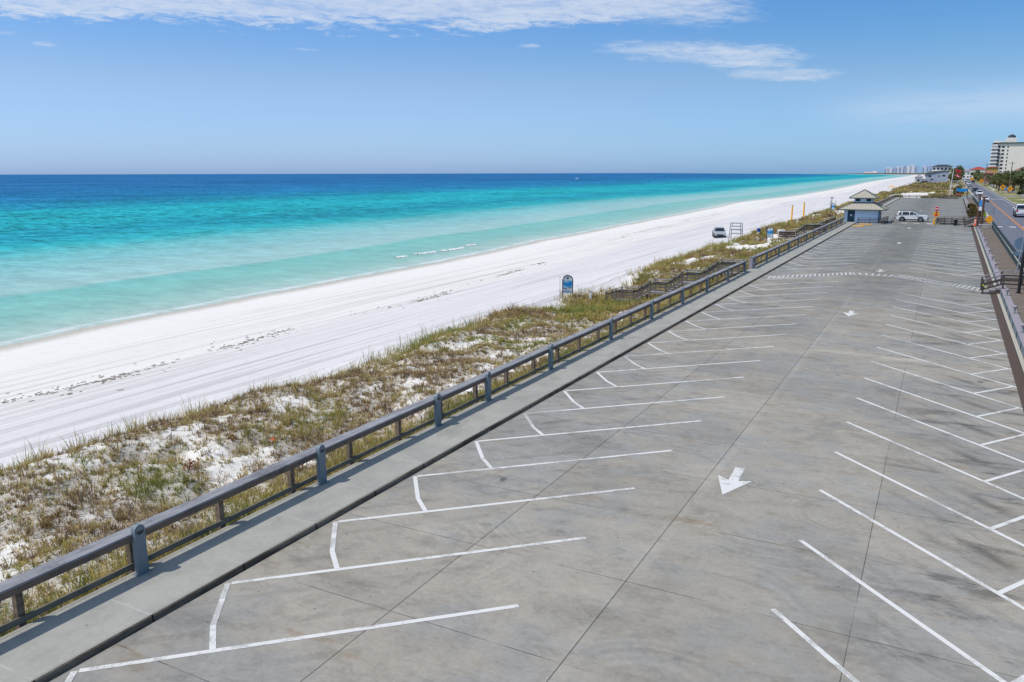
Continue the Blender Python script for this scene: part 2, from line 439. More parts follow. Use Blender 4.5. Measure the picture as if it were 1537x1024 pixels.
def m_asphalt(g):
    p = g.pos(); n = g.noise(g.vmul(p, (1, .08, 1)), .8, 5, .6); f = g.noise(p, 12, 3, .7)
    c = g.mix(n, srgb(112, 117, 132, .78), srgb(134, 138, 150, .8)); k = g.math('MULTIPLY_ADD', f, .2, .9)
    return {'Base Color': g.mix(1.0, c, g.vec(k, k, k), 'MULTIPLY'), 'Roughness': .85}
ASPH = material('asphalt', m_asphalt, spec=.2)
def m_paver(g):
    p = g.pos(); n = g.noise(p, .9, 5, .65)
    b = g.nd.new('ShaderNodeTexBrick'); g.put(b.inputs['Vector'], p); b.inputs['Scale'].default_value = 3.2
    b.inputs['Color1'].default_value = srgb(150, 140, 132, .78); b.inputs['Color2'].default_value = srgb(134, 125, 119, .74)
    b.inputs['Mortar'].default_value = srgb(90, 80, 74, .7); b.inputs['Mortar Size'].default_value = .03
    c = g.mix(g.step(n, .4, .7)*.6, S(g, b.outputs[0]), srgb(150, 138, 128, .75))
    return {'Base Color': c, 'Roughness': .9}
PAVER = material('brown_pavers', m_paver, spec=.2)
MULCH = simple('dark_mulch', srgb(96, 80, 72, .72), .95, var=.4, scale=6)
LEDGE = simple('ledge_concrete', srgb(172, 166, 176, .75), .8, var=.12, scale=1.5)
WALLC = simple('wall_panel', srgb(126, 142, 150, .7), .75, var=.2, scale=.8)
PALEK = simple('pale_kerb', srgb(196, 192, 178, .8), .8, var=.15)

def m_sea(g):
    p = g.pos(); x, y, z = g.xyz(p); d = g.attr('dist')
    wob = g.noise(g.vmul(p, (.012, .006, 1)), 1.0, 4, .6); wob2 = g.noise(g.vmul(p, (.07, .018, 1)), 1.0, 4, .6)
    wob3 = g.noise(g.vmul(p, (.0021, .0007, 1)), 1.0, 3, .5)
    dd = d*(1+(wob-.5)*.55+(wob3-.5)*.45)+(wob2-.5)*9
    t = g.math('POWER', g.math('MAXIMUM', dd, 0.0)/1000, .5, clamp=True)
    s = lambda m: (m/1000)**.5
    W = .86
    c = g.ramp(t, [(0, srgb(208, 222, 210, W)), (s(5), srgb(178, 214, 200, W)), (s(11), srgb(146, 206, 190, W)), (s(21), srgb(132, 206, 192, W)), (s(24.5), srgb(122, 200, 188, W)), (s(27), srgb(172, 214, 206, W)),
                   (s(40), srgb(158, 210, 206, W)), (s(58), srgb(122, 202, 202, W)), (s(82), srgb(38, 176, 188, W)), (s(105), srgb(6, 154, 178, W)), (s(145), srgb(14, 172, 188, W)), (s(200), srgb(6, 170, 188, W)),
                   (s(250), srgb(0, 142, 178, W)), (s(330), srgb(0, 122, 174, W)), (s(500), srgb(8, 112, 172, W)), (s(1000), srgb(20, 106, 170, W))])
    rp = g.noise(g.vmul(p, (.13, .26, 1)), 1.0, 8, .76); rp2 = g.noise(g.vmul(p, (1.3, .7, 1)), 1.0, 4, .6)
    rp3 = g.noise(g.vmul(p, (.020, .016, 1)), 1.0, 8, .74); rp4 = g.noise(g.vmul(p, (.0045, .0022, 1)), 1.0, 7, .70)
    deep = g.step(d, 15, 140); vdeep = g.step(d, 120, 400)
    rp5 = g.noise(g.vmul(p, (.36, .80, 1)), 1.0, 5, .72)
    k = 1+(rp5-.5)*(.7+deep*2.2)+(rp-.5)*(.8+deep*2.6)+(rp2-.5)*.6*deep+(rp3-.5)*(.30+deep*1.3)+(rp4-.5)*vdeep*1.2
    c = g.mix(g.step(rp3*.5+rp*.5, .53, .64)*deep*.42, c, g.mix(1.0, c, (.50, .74, .86, 1), 'MULTIPLY'))
    c = g.mix(g.step(rp3*.45+rp*.55, .47, .38)*deep*g.step(d, 600, 200)*.30, c, srgb(92, 200, 205, .84))
    c = g.mix(.11, c, srgb(150, 184, 190, .8))
    c = g.mix(1.0, c, g.vec(k, k, k), 'MULTIPLY')
    # foam at the very edge and a few pale swash lines
    fn = g.noise(g.vmul(p, (.8, .25, 1)), 1.0, 5, .7)
    fo = g.band(d+(fn-.5)*3.5, 1.2, .8, .3)*g.step(fn, .36, .56)+g.band(d+(wob2-.5)*7+(fn-.5)*2, 6.0, .5, .2)*g.step(g.noise(g.vmul(p, (.2, .06, 1)), 1.0, 4), .56, .64)*.6
    fo = fo+g.band(d+(wob2-.5)*5, 25.5, .7, .2)*g.step(g.noise(g.vmul(p, (.16, .07, 1)), 1.0, 5), .58, .68)*.6
    c = g.mix(g.math('MINIMUM', fo, 1.0)*.8, c, srgb(240, 244, 242, .9))
    return {'Base Color': c, 'Normal': g.bump(rp*.9+rp2*.35, .45, .35), 'Roughness': .35, 'Specular IOR Level': g.step(d, 70, 15)*.12}
SEA = material('sea_water', m_sea)

def m_wood(g, a, b):
    p = g.obj(); x, y, z = g.xyz(p)
    n = g.noise(g.vmul(p, (9, .9, 9)), 1.0, 7, .72); f = g.noise(g.vmul(p, (45, 2, 45)), 1.0, 4, .7); m = g.noise(p, 1.3, 6, .7)
    c = g.mix(g.step(n+(m-.5)*.6, .34, .68), a, b); k = g.math('MULTIPLY_ADD', f, .9, .55)*(1-g.step(m, .54, .66)*.22)
    return {'Base Color': g.mix(1.0, c, g.vec(k, k, k), 'MULTIPLY'), 'Normal': g.bump(f, .3, .01), 'Roughness': .85}
CAPW = material('painted_rail_cap', lambda g: m_wood(g, srgb(166, 167, 174, .84), srgb(136, 137, 144, .80)), spec=.25)
FASW = material('stained_rail_board', lambda g: m_wood(g, srgb(138, 118, 104, .8), srgb(110, 102, 98, .78)), spec=.2)
POSTW = material('weathered_post', lambda g: m_wood(g, srgb(150, 132, 114, .8), srgb(112, 96, 84, .75)), spec=.2)
LOWW = material('green_grey_board', lambda g: m_wood(g, srgb(136, 130, 116, .8), srgb(112, 112, 104, .75)), spec=.2)
DARKW = material('dark_weathered_timber', lambda g: m_wood(g, srgb(112, 102, 98, .68), srgb(82, 76, 78, .62)), spec=.2)
STAIRW = material('grey_stair_timber', lambda g: m_wood(g, srgb(142, 132, 126, .78), srgb(112, 106, 104, .72)), spec=.2)
DECKW = material('grey_deck_boards', lambda g: m_wood(g, srgb(176, 174, 174, .8), srgb(146, 144, 146, .76)), spec=.2)
STEEL = simple('blue_grey_metal', srgb(128, 142, 152, .78), .55, .05, var=.12, scale=2.5)
LENS = simple('dark_lamp_lens', srgb(46, 54, 62, .7), .25, var=.08)
TEAL = simple('teal_painted_rail', srgb(70, 100, 112, .6), .5, var=.15)
TEALD = simple('dark_rail_cap', srgb(38, 46, 56, .6), .5, var=.15)
WHITE = simple('white_paint', srgb(236, 238, 240, .88), .45, var=.05)
GREYM = simple('galvanised_metal', srgb(168, 174, 180, .8), .45, .4, var=.1)
YEL = simple('yellow_post_paint', srgb(240, 172, 10, .98), .5, var=.1)
AMBER = simple('amber_sign_sheet', srgb(240, 160, 10, .9), .5, var=.05)
LIME = simple('lime_sign_sheet', srgb(200, 220, 20, .9), .5, var=.05)
ORANGE = simple('orange_plastic', srgb(240, 100, 60, .85), .5, var=.08)
RED = simple('red_sign_sheet', srgb(200, 25, 50, .85), .5, var=.06)
FLAGR = simple('red_flag_cloth', srgb(200, 16, 52, .8), .8, var=.15)
BLUE = simple('blue_sign_sheet', srgb(12, 136, 208, .92), .5, var=.06)
DBLUE = simple('deep_blue_plastic', srgb(20, 70, 180, .8), .5, var=.08)
LBLUE = simple('pale_blue_sheet', srgb(140, 205, 235, .85), .5, var=.05)
BLACK = simple('black_plastic', srgb(28, 30, 34, .7), .5, var=.12)
BRONZE = simple('bronze_frame', srgb(82, 66, 62, .6), .5, .2, var=.12)
PALEB = simple('pale_blue_siding', srgb(212, 234, 255, 1.0), .7, var=.06)
DTEAL = simple('dark_teal_paint', srgb(22, 78, 104, .6), .5, var=.15)
ROOFM = simple('pale_metal_roof', srgb(200, 196, 182, .74), .6, .0, var=.10, scale=1.5)
ROOFG = simple('grey_green_trim', srgb(92, 112, 116, .6), .5, var=.12)
BROWNP = simple('brown_stained_timber', srgb(112, 78, 66, .75), .85, var=.25, scale=2)
TRUNK = simple('palm_bark', srgb(104, 92, 80, .6), .95, var=.3, scale=4)
GLASS = simple('dark_window_glass', srgb(40, 56, 74, .6), .12, var=.1)
TYRE = simple('tyre_rubber', srgb(26, 27, 29, .8), .85, var=.1)
RIM = simple('wheel_rim', srgb(150, 154, 160, .8), .35, .6, var=.1)
LAMPR = simple('tail_lamp', srgb(190, 20, 30, .8), .3, var=.05)
LAMPW = simple('head_lamp', srgb(220, 226, 232, .8), .15, var=.05)

def m_leaf(g):
    c = g.attr('tint', 'Color')
    return {'Base Color': c, 'Roughness': .75}
LEAF = material('leaf_tinted', m_leaf, spec=.15)
_t = LEAF.node_tree; _b = _t.nodes['Principled BSDF']; _o = [n for n in _t.nodes if n.type == 'OUTPUT_MATERIAL'][0]
_tr = _t.nodes.new('ShaderNodeBsdfTranslucent'); _a = [n for n in _t.nodes if n.type == 'ATTRIBUTE'][0]; _mx = _t.nodes.new('ShaderNodeMixShader')
_mx.inputs[0].default_value = .35; _t.links.new(_a.outputs['Color'], _tr.inputs['Color']); _t.links.new(_b.outputs[0], _mx.inputs[1]); _t.links.new(_tr.outputs[0], _mx.inputs[2]); _t.links.new(_mx.outputs[0], _o.inputs['Surface'])

# ------------------------------------------------------------------ terrain functions
SH = [(-50, -59), (0, -60.2), (34, -61.4), (54, -62.9), (74, -63.5), (87, -63.6), (106, -64.6), (136, -67.4), (171, -68.6), (232, -71.5), (285, -74), (355, -79.5), (457, -73),
      (620, -74), (767, -77), (1100, -88), (1700, -99), (3666, -112), (5200, -300), (6500, -600), (8000, -980), (9500, -1500)]
SHY = np.array([a for a, b in SH], float); SHX = np.array([b for a, b in SH], float)
def shore(y):
    y = np.asarray(y, float); x = np.interp(y, SHY, SHX)
    return x+(fbm(y/14, y*0+3, 5, 3)-.5)*1.6*(np.asarray(y) < 500)
PD = [0, .6, 2, 5, 8, 10.5, 12.5, 14.2, 16.5, 19]
PZ = [-.22, -.36, -.72, -1.08, -1.28, -1.42, -1.78, -2.22, -2.6, -2.8]
# beach stair run: inner and outer handrail lines (deck level)
STA_I = [(-14.5, 67.7, .1), (-16.3, 67.7, .05), (-17.85, 67.7, -.98), (-19.3, 67.7, -.98), (-20.75, 67.7, -2.0), (-22.2, 67.7, -2.0), (-23.7, 67.7, -2.9), (-25.35, 67.7, -2.9), (-26.3, 67.7, -3.2)]
STA_O = [(x, y+1.6, z) for x, y, z in STA_I]
STB_I = [(-14.9, 123, .05), (-17.35, 123, .0), (-18.65, 123, -1.05), (-20.85, 123, -1.1)]
STB_O = [(x, y+1.6, z) for x, y, z in STB_I]
CARVE = []
for A, B in ((STA_I, STA_O), (STB_I, STB_O)):
    for i in range(len(A)-1):
        for t in np.linspace(0, 1, 6):
            for s in (0, .5, 1):
                a = np.array(A[i])*(1-t)+np.array(A[i+1])*t; b = np.array(B[i])*(1-t)+np.array(B[i+1])*t
                CARVE.append(a*(1-s)+b*s)
CARVE = np.array(CARVE)
def ground(x, y, carve=True):
    x = np.asarray(x, float); y = np.asarray(y, float)
    d = -14.5-x; xs = shore(y); ds = -14.5-xs
    k = 1+.13*(fbm(y/7, y*0+9, 21, 3)-.5)*2
    z = np.interp(d/k, PD, PZ)
    low = np.interp(d, [0, 1.0, 3.4, 6.3, 9.0, 11.5, 16], [-.25, -.55, -1.55, -2.45, -3.05, -3.25, -2.75])
    wl = np.maximum(sstep(y, 50, 60)*sstep(y, 82, 73), sstep(y, 112, 118)*sstep(y, 130, 125)*.55)*sstep(d, 18, 14)
    z = z+(np.minimum(low, z)-z)*wl
    mask = (1-.72*wl)*sstep(d, .8, 3)*sstep(d, 16.5, 12)
    b = (fbm(x/3.2, y/3.6, 3, 3)-.5)*1.35+(fbm(x/.9, y/.9, 8, 3)-.5)*.34
    ridge = np.exp(-((d-11.0)/1.8)**2)*(fbm(x/5, y/6, 13, 2)-.35)*1.1
    z = z+mask*(b+ridge)
    lo = -2.8+(-4.2+2.8)*np.clip((d-19)/np.maximum(ds-19, 1), 0, 3)**1.15
    z = np.where(d > 19, lo, z)
    # beyond the lot the dune field rises towards the houses
    rise = sstep(y, 304, 470)*sstep(x, -24, -10)
    z = z+rise*(2.6-z)+rise*(fbm(x/9, y/14, 31, 4)-.5)*1.4
    inside = np.where((x > -14.5) & (y > 303), 1, 0)
    z = np.where(inside > 0, (-.25+rise*2.6)*1.0+(fbm(x/8, y/12, 31, 4)-.5)*1.2*sstep(y, 304, 320), z)
    if carve and x.ndim:
        sel = (x > -26) & (x < -14.4) & (((y > 54) & (y < 73)) | ((y > 117) & (y < 130)))
        if sel.any():
            xx, yy, zz = x[sel], y[sel], z[sel]
            dist = np.full(xx.shape, 9.0); pz = np.zeros(xx.shape)
            for c in CARVE:
                q = np.hypot(xx-c[0], yy-c[1]); m = q < dist; dist = np.where(m, q, dist); pz = np.where(m, c[2], pz)
            t = sstep(dist, 2.0, .5)
            z[sel] = zz*(1-t)+np.minimum(zz, pz-.3)*t
    return z
def gz(x, y): return float(ground(np.array([x]), np.array([y]))[0])
def vegd(x, y):
    """how much of the ground plants cover, 0..1"""
    x = np.asarray(x, float); y = np.asarray(y, float); d = -14.5-x
    edge = 13.4-1.3*sstep(y, 26, 14)+(fbm(y/6.5, y*0+2, 44, 3)-.5)*5.0
    m = sstep(d, .1, .5)*sstep(d, edge+.6, edge-1.2)
    n = fbm(x/2.3, y/2.6, 51, 4); n2 = fbm(x/.7, y/.7, 57, 3)
    far = sstep(y, 35, 75)*.12
    v = sstep(n*.55+n2*.45+far, .31, .58)
    bare = sstep(y, 76, 90)*sstep(fbm(x/4.2, y/9, 63, 3), .55, .64)*sstep(d, 2.5, 5)
    v = v*(1-.93*bare)
    near = np.exp(-(d/1.6)**2)*.5; crest = np.exp(-((d-edge+1.6)/1.1)**2)*.45
    return np.clip(m*(v+near+crest), 0, 1)

def rows(a):
    out = []
    for lo, hi, st in a: out += list(np.arange(lo, hi, st))
    y = out[-1]+3
    while y < 9400: out.append(y); y += max(3.0, y*.045)
    return np.array(out)
YR = rows([(-6, 70, .36), (70, 165, .8), (165, 300, 2.2), (300, 303.5, 1.7)])
YR[np.argmin(abs(YR-303.5))] = 303.5
def grid(xf, ys, zf):
    X = xf; Y = np.repeat(ys[:, None], X.shape[1], 1); Z = zf(X, Y)
    n, m = X.shape; i = np.arange(n*m).reshape(n, m)
    f = np.stack([i[:-1, :-1], i[:-1, 1:], i[1:, 1:], i[1:, :-1]], -1).reshape(-1, 4)
    return np.stack([X, Y, Z], -1).reshape(-1, 3), f, X, Y
dcol = np.concatenate([np.arange(0, 19, .3), ])
xs = shore(YR)
X1 = -14.5-np.repeat(dcol[None], len(YR), 0)
tt = np.linspace(0, 1, 40)[None]
X2 = -33.5+(xs[:, None]+33.5)*tt
X3 = xs[:, None]-np.array([2, 5, 10, 25])[None]
XX = np.concatenate([X1, X2, X3], 1)[:, ::-1]
v, f, X, Y = grid(XX, YR, lambda a, b: ground(a.ravel(), b.ravel()).reshape(a.shape))
o = np_mesh('beach', v, f, SAND, smooth=True, attrs={'veg': ('FLOAT', vegd(X.ravel(), Y.ravel())*(Y.ravel() < 310)+(Y.ravel() >= 310)*sstep(X.ravel(), -29, -24)),
      'shore': ('FLOAT', X.ravel()-shore(Y.ravel()))})
struct(o)

ROADX = lambda y: 8.5+.0098*y            # centre line
def road_x(y, off): return 8.5+.0098*y+off
KX = lambda y: 2.98+.0085*y              # left edge of the mulch strip
yf = YR[YR >= 303.5]
tx = np.linspace(0, 1, 26)[None]
XF = -14.5+(road_x(yf, -3.4)[:, None]+14.5)*tx
v, f, X, Y = grid(XF, yf, lambda a, b: ground(a.ravel(), b.ravel()).reshape(a.shape)*(1-sstep(a-road_x(b, -3.4), -5, -.5))+.92*sstep(a-road_x(b, -3.4), -5, -.5))
bare_ = lambda x, y: sstep(fbm(np.asarray(x)/8, np.asarray(y)/34, 79, 3), .53, .60)*sstep(y, 306, 318)*sstep(y, 520, 460)*sstep(x, 2, -4)
struct(np_mesh('dune_field', v, f, FIELD, smooth=True, attrs={'bare': ('FLOAT', bare_(X.ravel(), Y.ravel()))}))

# sea
dl = np.concatenate([[-6, -2, 0, .5, 1, 1.5, 2, 3, 4, 6, 8], np.arange(11, 60, 4), np.arange(60, 200, 12), np.geomspace(210, 60000, 34)])
ys = np.concatenate([np.arange(-60, 70, 1.2), np.arange(70, 200, 4), np.geomspace(205, 60000, 46)])
xs = np.where(ys < 9400, shore(ys), -1500-(ys-9400)*.35)
XX = (xs[:, None]-dl[None])[:, ::-1]
v, f, X, Y = grid(XX, ys, lambda a, b: a*0-4.2)
struct(np_mesh('sea', v, f, SEA, smooth=True, attrs={'dist': ('FLOAT', np.repeat(dl[None, ::-1], len(ys), 0).ravel())}))
# small breaking wave
fv, ff = [], []
for (y0, y1, x0) in ((99, 101.5, -72.6), (104.2, 110, -72.9), (110.6, 118.5, -72.3), (121, 124, -73.5)):
    n = int((y1-y0)/.5)
    for i in range(n):
        t = (i+.5)/n; wd = .42*math.sin(math.pi*t)**.6*random.uniform(.5, 1.2); x = x0+(fbm(np.array([i/5.]), np.array([x0]), 3)[0]-.5)*1.6; y = y0+(y1-y0)*t
        b = len(fv); fv += [(x-wd, y-.3, -4.15), (x, y-.28, -3.98), (x+wd*1.3, y-.3, -4.16), (x-wd, y+.32, -4.15), (x+.05, y+.3, -3.97), (x+wd*1.3, y+.32, -4.16)]
        ff += [(b, b+1, b+4, b+3), (b+1, b+2, b+5, b+4)]
FOAM = simple('sea_foam', srgb(246, 248, 248, .92), .8, var=.05)
o = np_mesh('wave_foam', fv, ff, FOAM); o['kind'] = 'stuff'; o['label'] = 'white foam of a small wave breaking just off the beach'
# seaweed along the old tide line
wv, wf = [], []
WX = [(0, -42.6), (23, -42.2), (28, -41.4), (37, -42.6), (43, -42.6), (57, -42.0), (75, -43.8), (156, -55), (175, -55.6), (260, -61)]
for i in range(1500):
    y = random.uniform(18, 95) if i < 1150 else random.uniform(95, 250)
    den = fbm(np.array([y/7.0]), np.array([1.0]), 61, 4)[0]
    if random.random() > max(.05, (den-.40)*4)**1.5: continue
    x = float(np.interp(y, [a for a, b in WX], [b for a, b in WX]))+random.gauss(0, .24)+(fbm(np.array([y/9]), np.array([4.]), 66, 3)[0]-.5)*1.8
    if random.random() < .25: x += random.gauss(0, 1.1)
    z = gz(x, y)+.012; s = random.uniform(.02, .075)*(1 if y < 90 else 1.8); a = random.gauss(1.5, .35); b = len(wv)
    cx_, sx_ = math.cos(a)*s*2.4, math.sin(a)*s*2.4; px_, py_ = -math.sin(a)*s*.45, math.cos(a)*s*.45
    wv += [(x-cx_-px_, y-sx_-py_, z), (x+cx_-px_, y+sx_-py_, z), (x+cx_*.7+px_, y+sx_*.7+py_, z+.03), (x-cx_+px_, y-sx_+py_, z+.02)]; wf.append((b, b+1, b+2, b+3))
o = np_mesh('seaweed', wv, wf, simple('dry_seaweed', srgb(166, 154, 142, .78), .95, var=.4)); o['kind'] = 'stuff'; o['label'] = 'dark dry seaweed strewn along the tide line'

# ------------------------------------------------------------------ parking lot, walks, road
def ribbon(name, xa, xb, za, zb, ys, mat, parent=None):
    v, f = [], []
    for y in ys:
        v += [(xa(y), y, za), (xb(y), y, zb)]
    f = [(2*i, 2*i+1, 2*i+3, 2*i+2) for i in range(len(ys)-1)]
    return np_mesh(name, v, f, mat, parent)
yl = np.linspace(-6, 303.4, 40)
lot = struct(ribbon('parking_lot', lambda y: -12.62, lambda y: KX(y), 0, 0, yl, CONC))
yw = [-6, 149, 149.01, 303.4]
mb = MB()
mb.add([(-14.44, -6, .13), (-12.66, -6, .13), (-12.66, 148.9, .13), (-14.44, 148.9, .13), (-14.44, -6, -.9), (-14.44, 148.9, -.9)], [(0, 1, 2, 3), (4, 0, 3, 5)])
mb.add([(-14.52, 155.6, .13), (-12.66, 155.6, .13), (-12.66, 303.4, .13), (-14.52, 303.4, .13), (-14.52, 155.6, -.9), (-14.52, 303.4, -.9)], [(0, 1, 2, 3), (4, 0, 3, 5)])
struct(mb.build('seaside_pavement', WALK))
mb = MB()
for a, b in ((-6, 148.9), (155.6, 303.4)):
    mb.add([(-12.66, a, .13), (-12.63, a, .11), (-12.62, a, 0), (-12.66, b, .13), (-12.63, b, .11), (-12.62, b, 0)], [(0, 1, 4, 3), (1, 2, 5, 4)])
    mb.add([(-12.62, a, .004), (-12.585, a, .004), (-12.585, b, .004), (-12.62, b, .004)], [(0, 1, 2, 3)])
struct(mb.build('kerb', KERB))
yl = np.linspace(-6, 303.4, 60)
struct(ribbon('mulch_strip', lambda y: KX(y), lambda y: KX(y)+.40, .012, .02, yl, MULCH))
struct(ribbon('pale_kerb', lambda y: KX(y)+.40, lambda y: KX(y)+.58, .07, .07, yl, PALEK))
o = struct(ribbon('retaining_wall', lambda y: KX(y)+.58, lambda y: KX(y)+.60, .0, .43, np.linspace(-6, 303.4, 120), WALLC))
# dark panel joints on the wall face
mb = MB()
for y in np.arange(20, 150, 3.05): mb.box((KX(y)+.575, y, .22), (.02, .07, .40))
mb.build('panel_joint', TEALD, o)
struct(ribbon('ledge', lambda y: KX(y)+.60, lambda y: KX(y)+.98, .43, .45, yl, LEDGE))
struct(ribbon('pavement', lambda y: KX(y)+.98, lambda y: road_x(y, -3.95) if y < 0 else KX(y)+2.55, .45, .45, yl, PAVER))
yr = np.concatenate([np.linspace(-6, 320, 60), np.geomspace(330, 5000, 40)])
mb = MB()
for i in range(len(yr)-1):
    a, b = yr[i], yr[i+1]
    mb.add([(KX(a)+2.55 if a < 300 else road_x(a, -3.4), a, .45), (road_x(a, -3.2), a, 1.06), (KX(b)+2.55 if b < 300 else road_x(b, -3.4), b, .45), (road_x(b, -3.2), b, 1.06)], [(0, 1, 3, 2)])
struct(mb.build('road_embankment', PALEK))
road = struct(ribbon('road', lambda y: road_x(y, -3.2), lambda y: road_x(y, 4.6), 1.0, 1.0, yr, ASPH))
struct(ribbon('road_kerb', lambda y: road_x(y, -3.26), lambda y: road_x(y, -2.82), 1.07, 1.07, yr, PALEK))
ribbon('centre_line', lambda y: road_x(y, .05), lambda y: road_x(y, .17), 1.005, 1.005, yr, OPAINT, road)
ribbon('centre_line', lambda y: road_x(y, -.17), lambda y: road_x(y, -.05), 1.005, 1.005, yr, OPAINT, road)
ribbon('edge_line', lambda y: road_x(y, 3.5), lambda y: road_x(y, 3.62), 1.005, 1.005, yr, PAINT, road)
ribbon('gutter', lambda y: road_x(y, 4.35), lambda y: road_x(y, 4.6), 1.02, 1.05, yr, PALEK, road)
for i in range(5):
    x = road_x(129.5, -2.9+1.55*i)
    MB().quad((x, 129, 1.006), (x+.75, 129.1, 1.006), (x+.75, 131.2, 1.006), (x, 131.1, 1.006)).build('crossing_stripe', PAINT, road)
MB().quad((road_x(262, .3), 262, 1.006), (road_x(262, 3.4), 262, 1.006), (road_x(263.6, 3.4), 263.6, 1.006), (road_x(263.6, .3), 263.6, 1.006)).build('stop_line', PAINT, road)
# verge and land to the right
xl = np.concatenate([[0, 1.5, 3, 5, 8, 12, 18, 26, 40], np.geomspace(60, 9000, 14)])
yv = np.concatenate([np.linspace(-6, 800, 90), np.geomspace(820, 9400, 25)])
XX = road_x(yv, 4.6)[:, None]+xl[None]
def zr(a, b):
    e = a-road_x(b, 4.6)
    return 1.04+sstep(e, 6, 60)*2.2+sstep(e, 60, 900)*3+(fbm(a/12, b/16, 71, 3)-.5)*.5*sstep(e, 5, 15)
v, f, X, Y = grid(XX, yv, zr)
struct(np_mesh('verge', v, f, VERGE, smooth=True))
def vz(x, y): return float(zr(np.array([float(x)]), np.array([float(y)]))[0])
struct(ribbon('footpath', lambda y: road_x(y, 9.2+max(0, 8-abs(y-330)/12)*.2), lambda y: road_x(y, 11.2+max(0, 8-abs(y-330)/12)*.2), 1.13, 1.13, np.linspace(60, 700, 60), LEDGE))
mb = MB()
for y0, y1 in ((287, 294), (346, 352), (470, 482)):
    mb.quad((road_x(y0, 4.6), y0, 1.09), (road_x(y0, 30), y0, 1.35), (road_x(y1, 30), y1, 1.35), (road_x(y1, 4.6), y1, 1.09))
struct(mb.build('driveway', LEDGE))
# land behind the far beach, to the horizon
XX = np.stack([road_x(yf, -3.3)-.1, road_x(yf, -3.3)], 1)
yb = np.geomspace(5000, 9400, 14); 
v, f, X, Y = grid(np.stack([shore(yb)+60, shore(yb)*0+200], 1), yb, lambda a, b: a*0+1.5)
struct(np_mesh('far_coast', v, f, FIELD))

# painted markings (parts of the lot)
def strip(pts, wd, name='bay_line', z=.005, mat=PAINT):
    mb = MB()
    for (a, b) in zip(pts[:-1], pts[1:]):
        d = Vector((b[0]-a[0], b[1]-a[1], 0)).normalized(); n = Vector((-d.y, d.x, 0))*wd/2
        A, B = Vector((a[0], a[1], z)), Vector((b[0], b[1], z))
        mb.quad(A-n, B-n, B+n, A+n)
    mb.v = [(x, y, z+.0006*(i//4)) for i, (x, y, zz) in enumerate(mb.v)]
    return mb.build(name, mat, lot)
BW = .115
def left_bay(y0):
    strip([(-12.42, y0), (-6.68, y0+5.42)], BW)
    strip([(-10.87, y0+1.52), (-11.5, y0+2.1), (-12.47, y0+3.36)], BW, z=.0075)
def right_bay(y0):
    ye = 3.45
    xe = KX(y0)-.02
    strip([(-2.2, y0), (xe, y0-1.03*(xe+2.2))], BW)
    strip([(1.75, y0-1.03*3.95), (xe-.1, y0+3.40-1.03*(xe+2.1))], BW, z=.0075)
for k in range(-1, 18): left_bay(7.39+3.412*k)
for k in range(-1, 15): right_bay(15.03+3.405*k)
BW = .15
for k in range(21): left_bay(72.9+3.41*k)
for k in range(18): right_bay(80+3.41*k)
for k in range(17): strip([(-12.42, 165+7.0*k), (-6.68, 170.4+7.0*k)], .13)
for k in range(16): strip([(-2.2, 170+7.0*k), (3.9, 164+7.0*k)], .13)
# chevron crossing: two lines with cross bars
mb = MB()
A = [(-12.0, 66.6), (-6.0, 72.5), (-3.0, 72.5), (3.3, 66.0)]; B = [(-12.2, 68.0), (-6.4, 73.9), (-2.6, 73.9), (3.4, 67.7)]
def q(a, b, wd=.06, z=.01):
    d = Vector((b[0]-a[0], b[1]-a[1], 0)).normalized(); n = Vector((-d.y, d.x, 0))*wd
    p, r = Vector((a[0], a[1], z)), Vector((b[0], b[1], z)); mb.quad(p-n, r-n, r+n, p+n)
for i, n in ((0, 19), (1, 7), (2, 20)):
    q(A[i], A[i+1], .06, .010); q(B[i], B[i+1], .06, .010)
    for k in range(n):
        t = (k+.2)/n; t2 = t if i == 1 else min(1, t+.55/n)
        a = [A[i][j]*(1-t)+A[i+1][j]*t for j in (0, 1)]; b = [B[i][j]*(1-t2)+B[i+1][j]*t2 for j in (0, 1)]
        q(a, b, .055, .012)
mb.build('hatched_crossing', PAINT, lot)
mb = MB()
for i in range(5): mb.quad((-7.8+1.9*i, 150.6, .012), (-6.9+1.9*i, 150.6, .012), (-6.9+1.9*i, 151.8, .012), (-7.8+1.9*i, 151.8, .012))
mb.build('crossing_stripe', PAINT, lot)
for (ax, ay) in ((-4.45, 20.28), (-4.33, 50.9), (-4.25, 75.2), (-4.2, 106.8), (-4.2, 137), (-4.2, 200), (-4.2, 262)):
    s = 1.0
    P = [(0, 0), (.50, 1.35), (.16, 1.17), (.11, 2.25), (-.16, 2.22), (-.11, 1.15), (-.46, 1.38)]
    MB().add([(ax+a*s, ay+b*s, .006) for a, b in P], [(0, 1, 2, 5, 6), (2, 3, 4, 5)]).build('direction_arrow', PAINT, lot)
for (x, y) in ((-11.6, 139), (-10.9, 144.2)):
    MB().box((x, y, .06), (1.7, .7, .12), .05).build('yellow_wheel_stop', YPAINT, lot, bevel=.02)

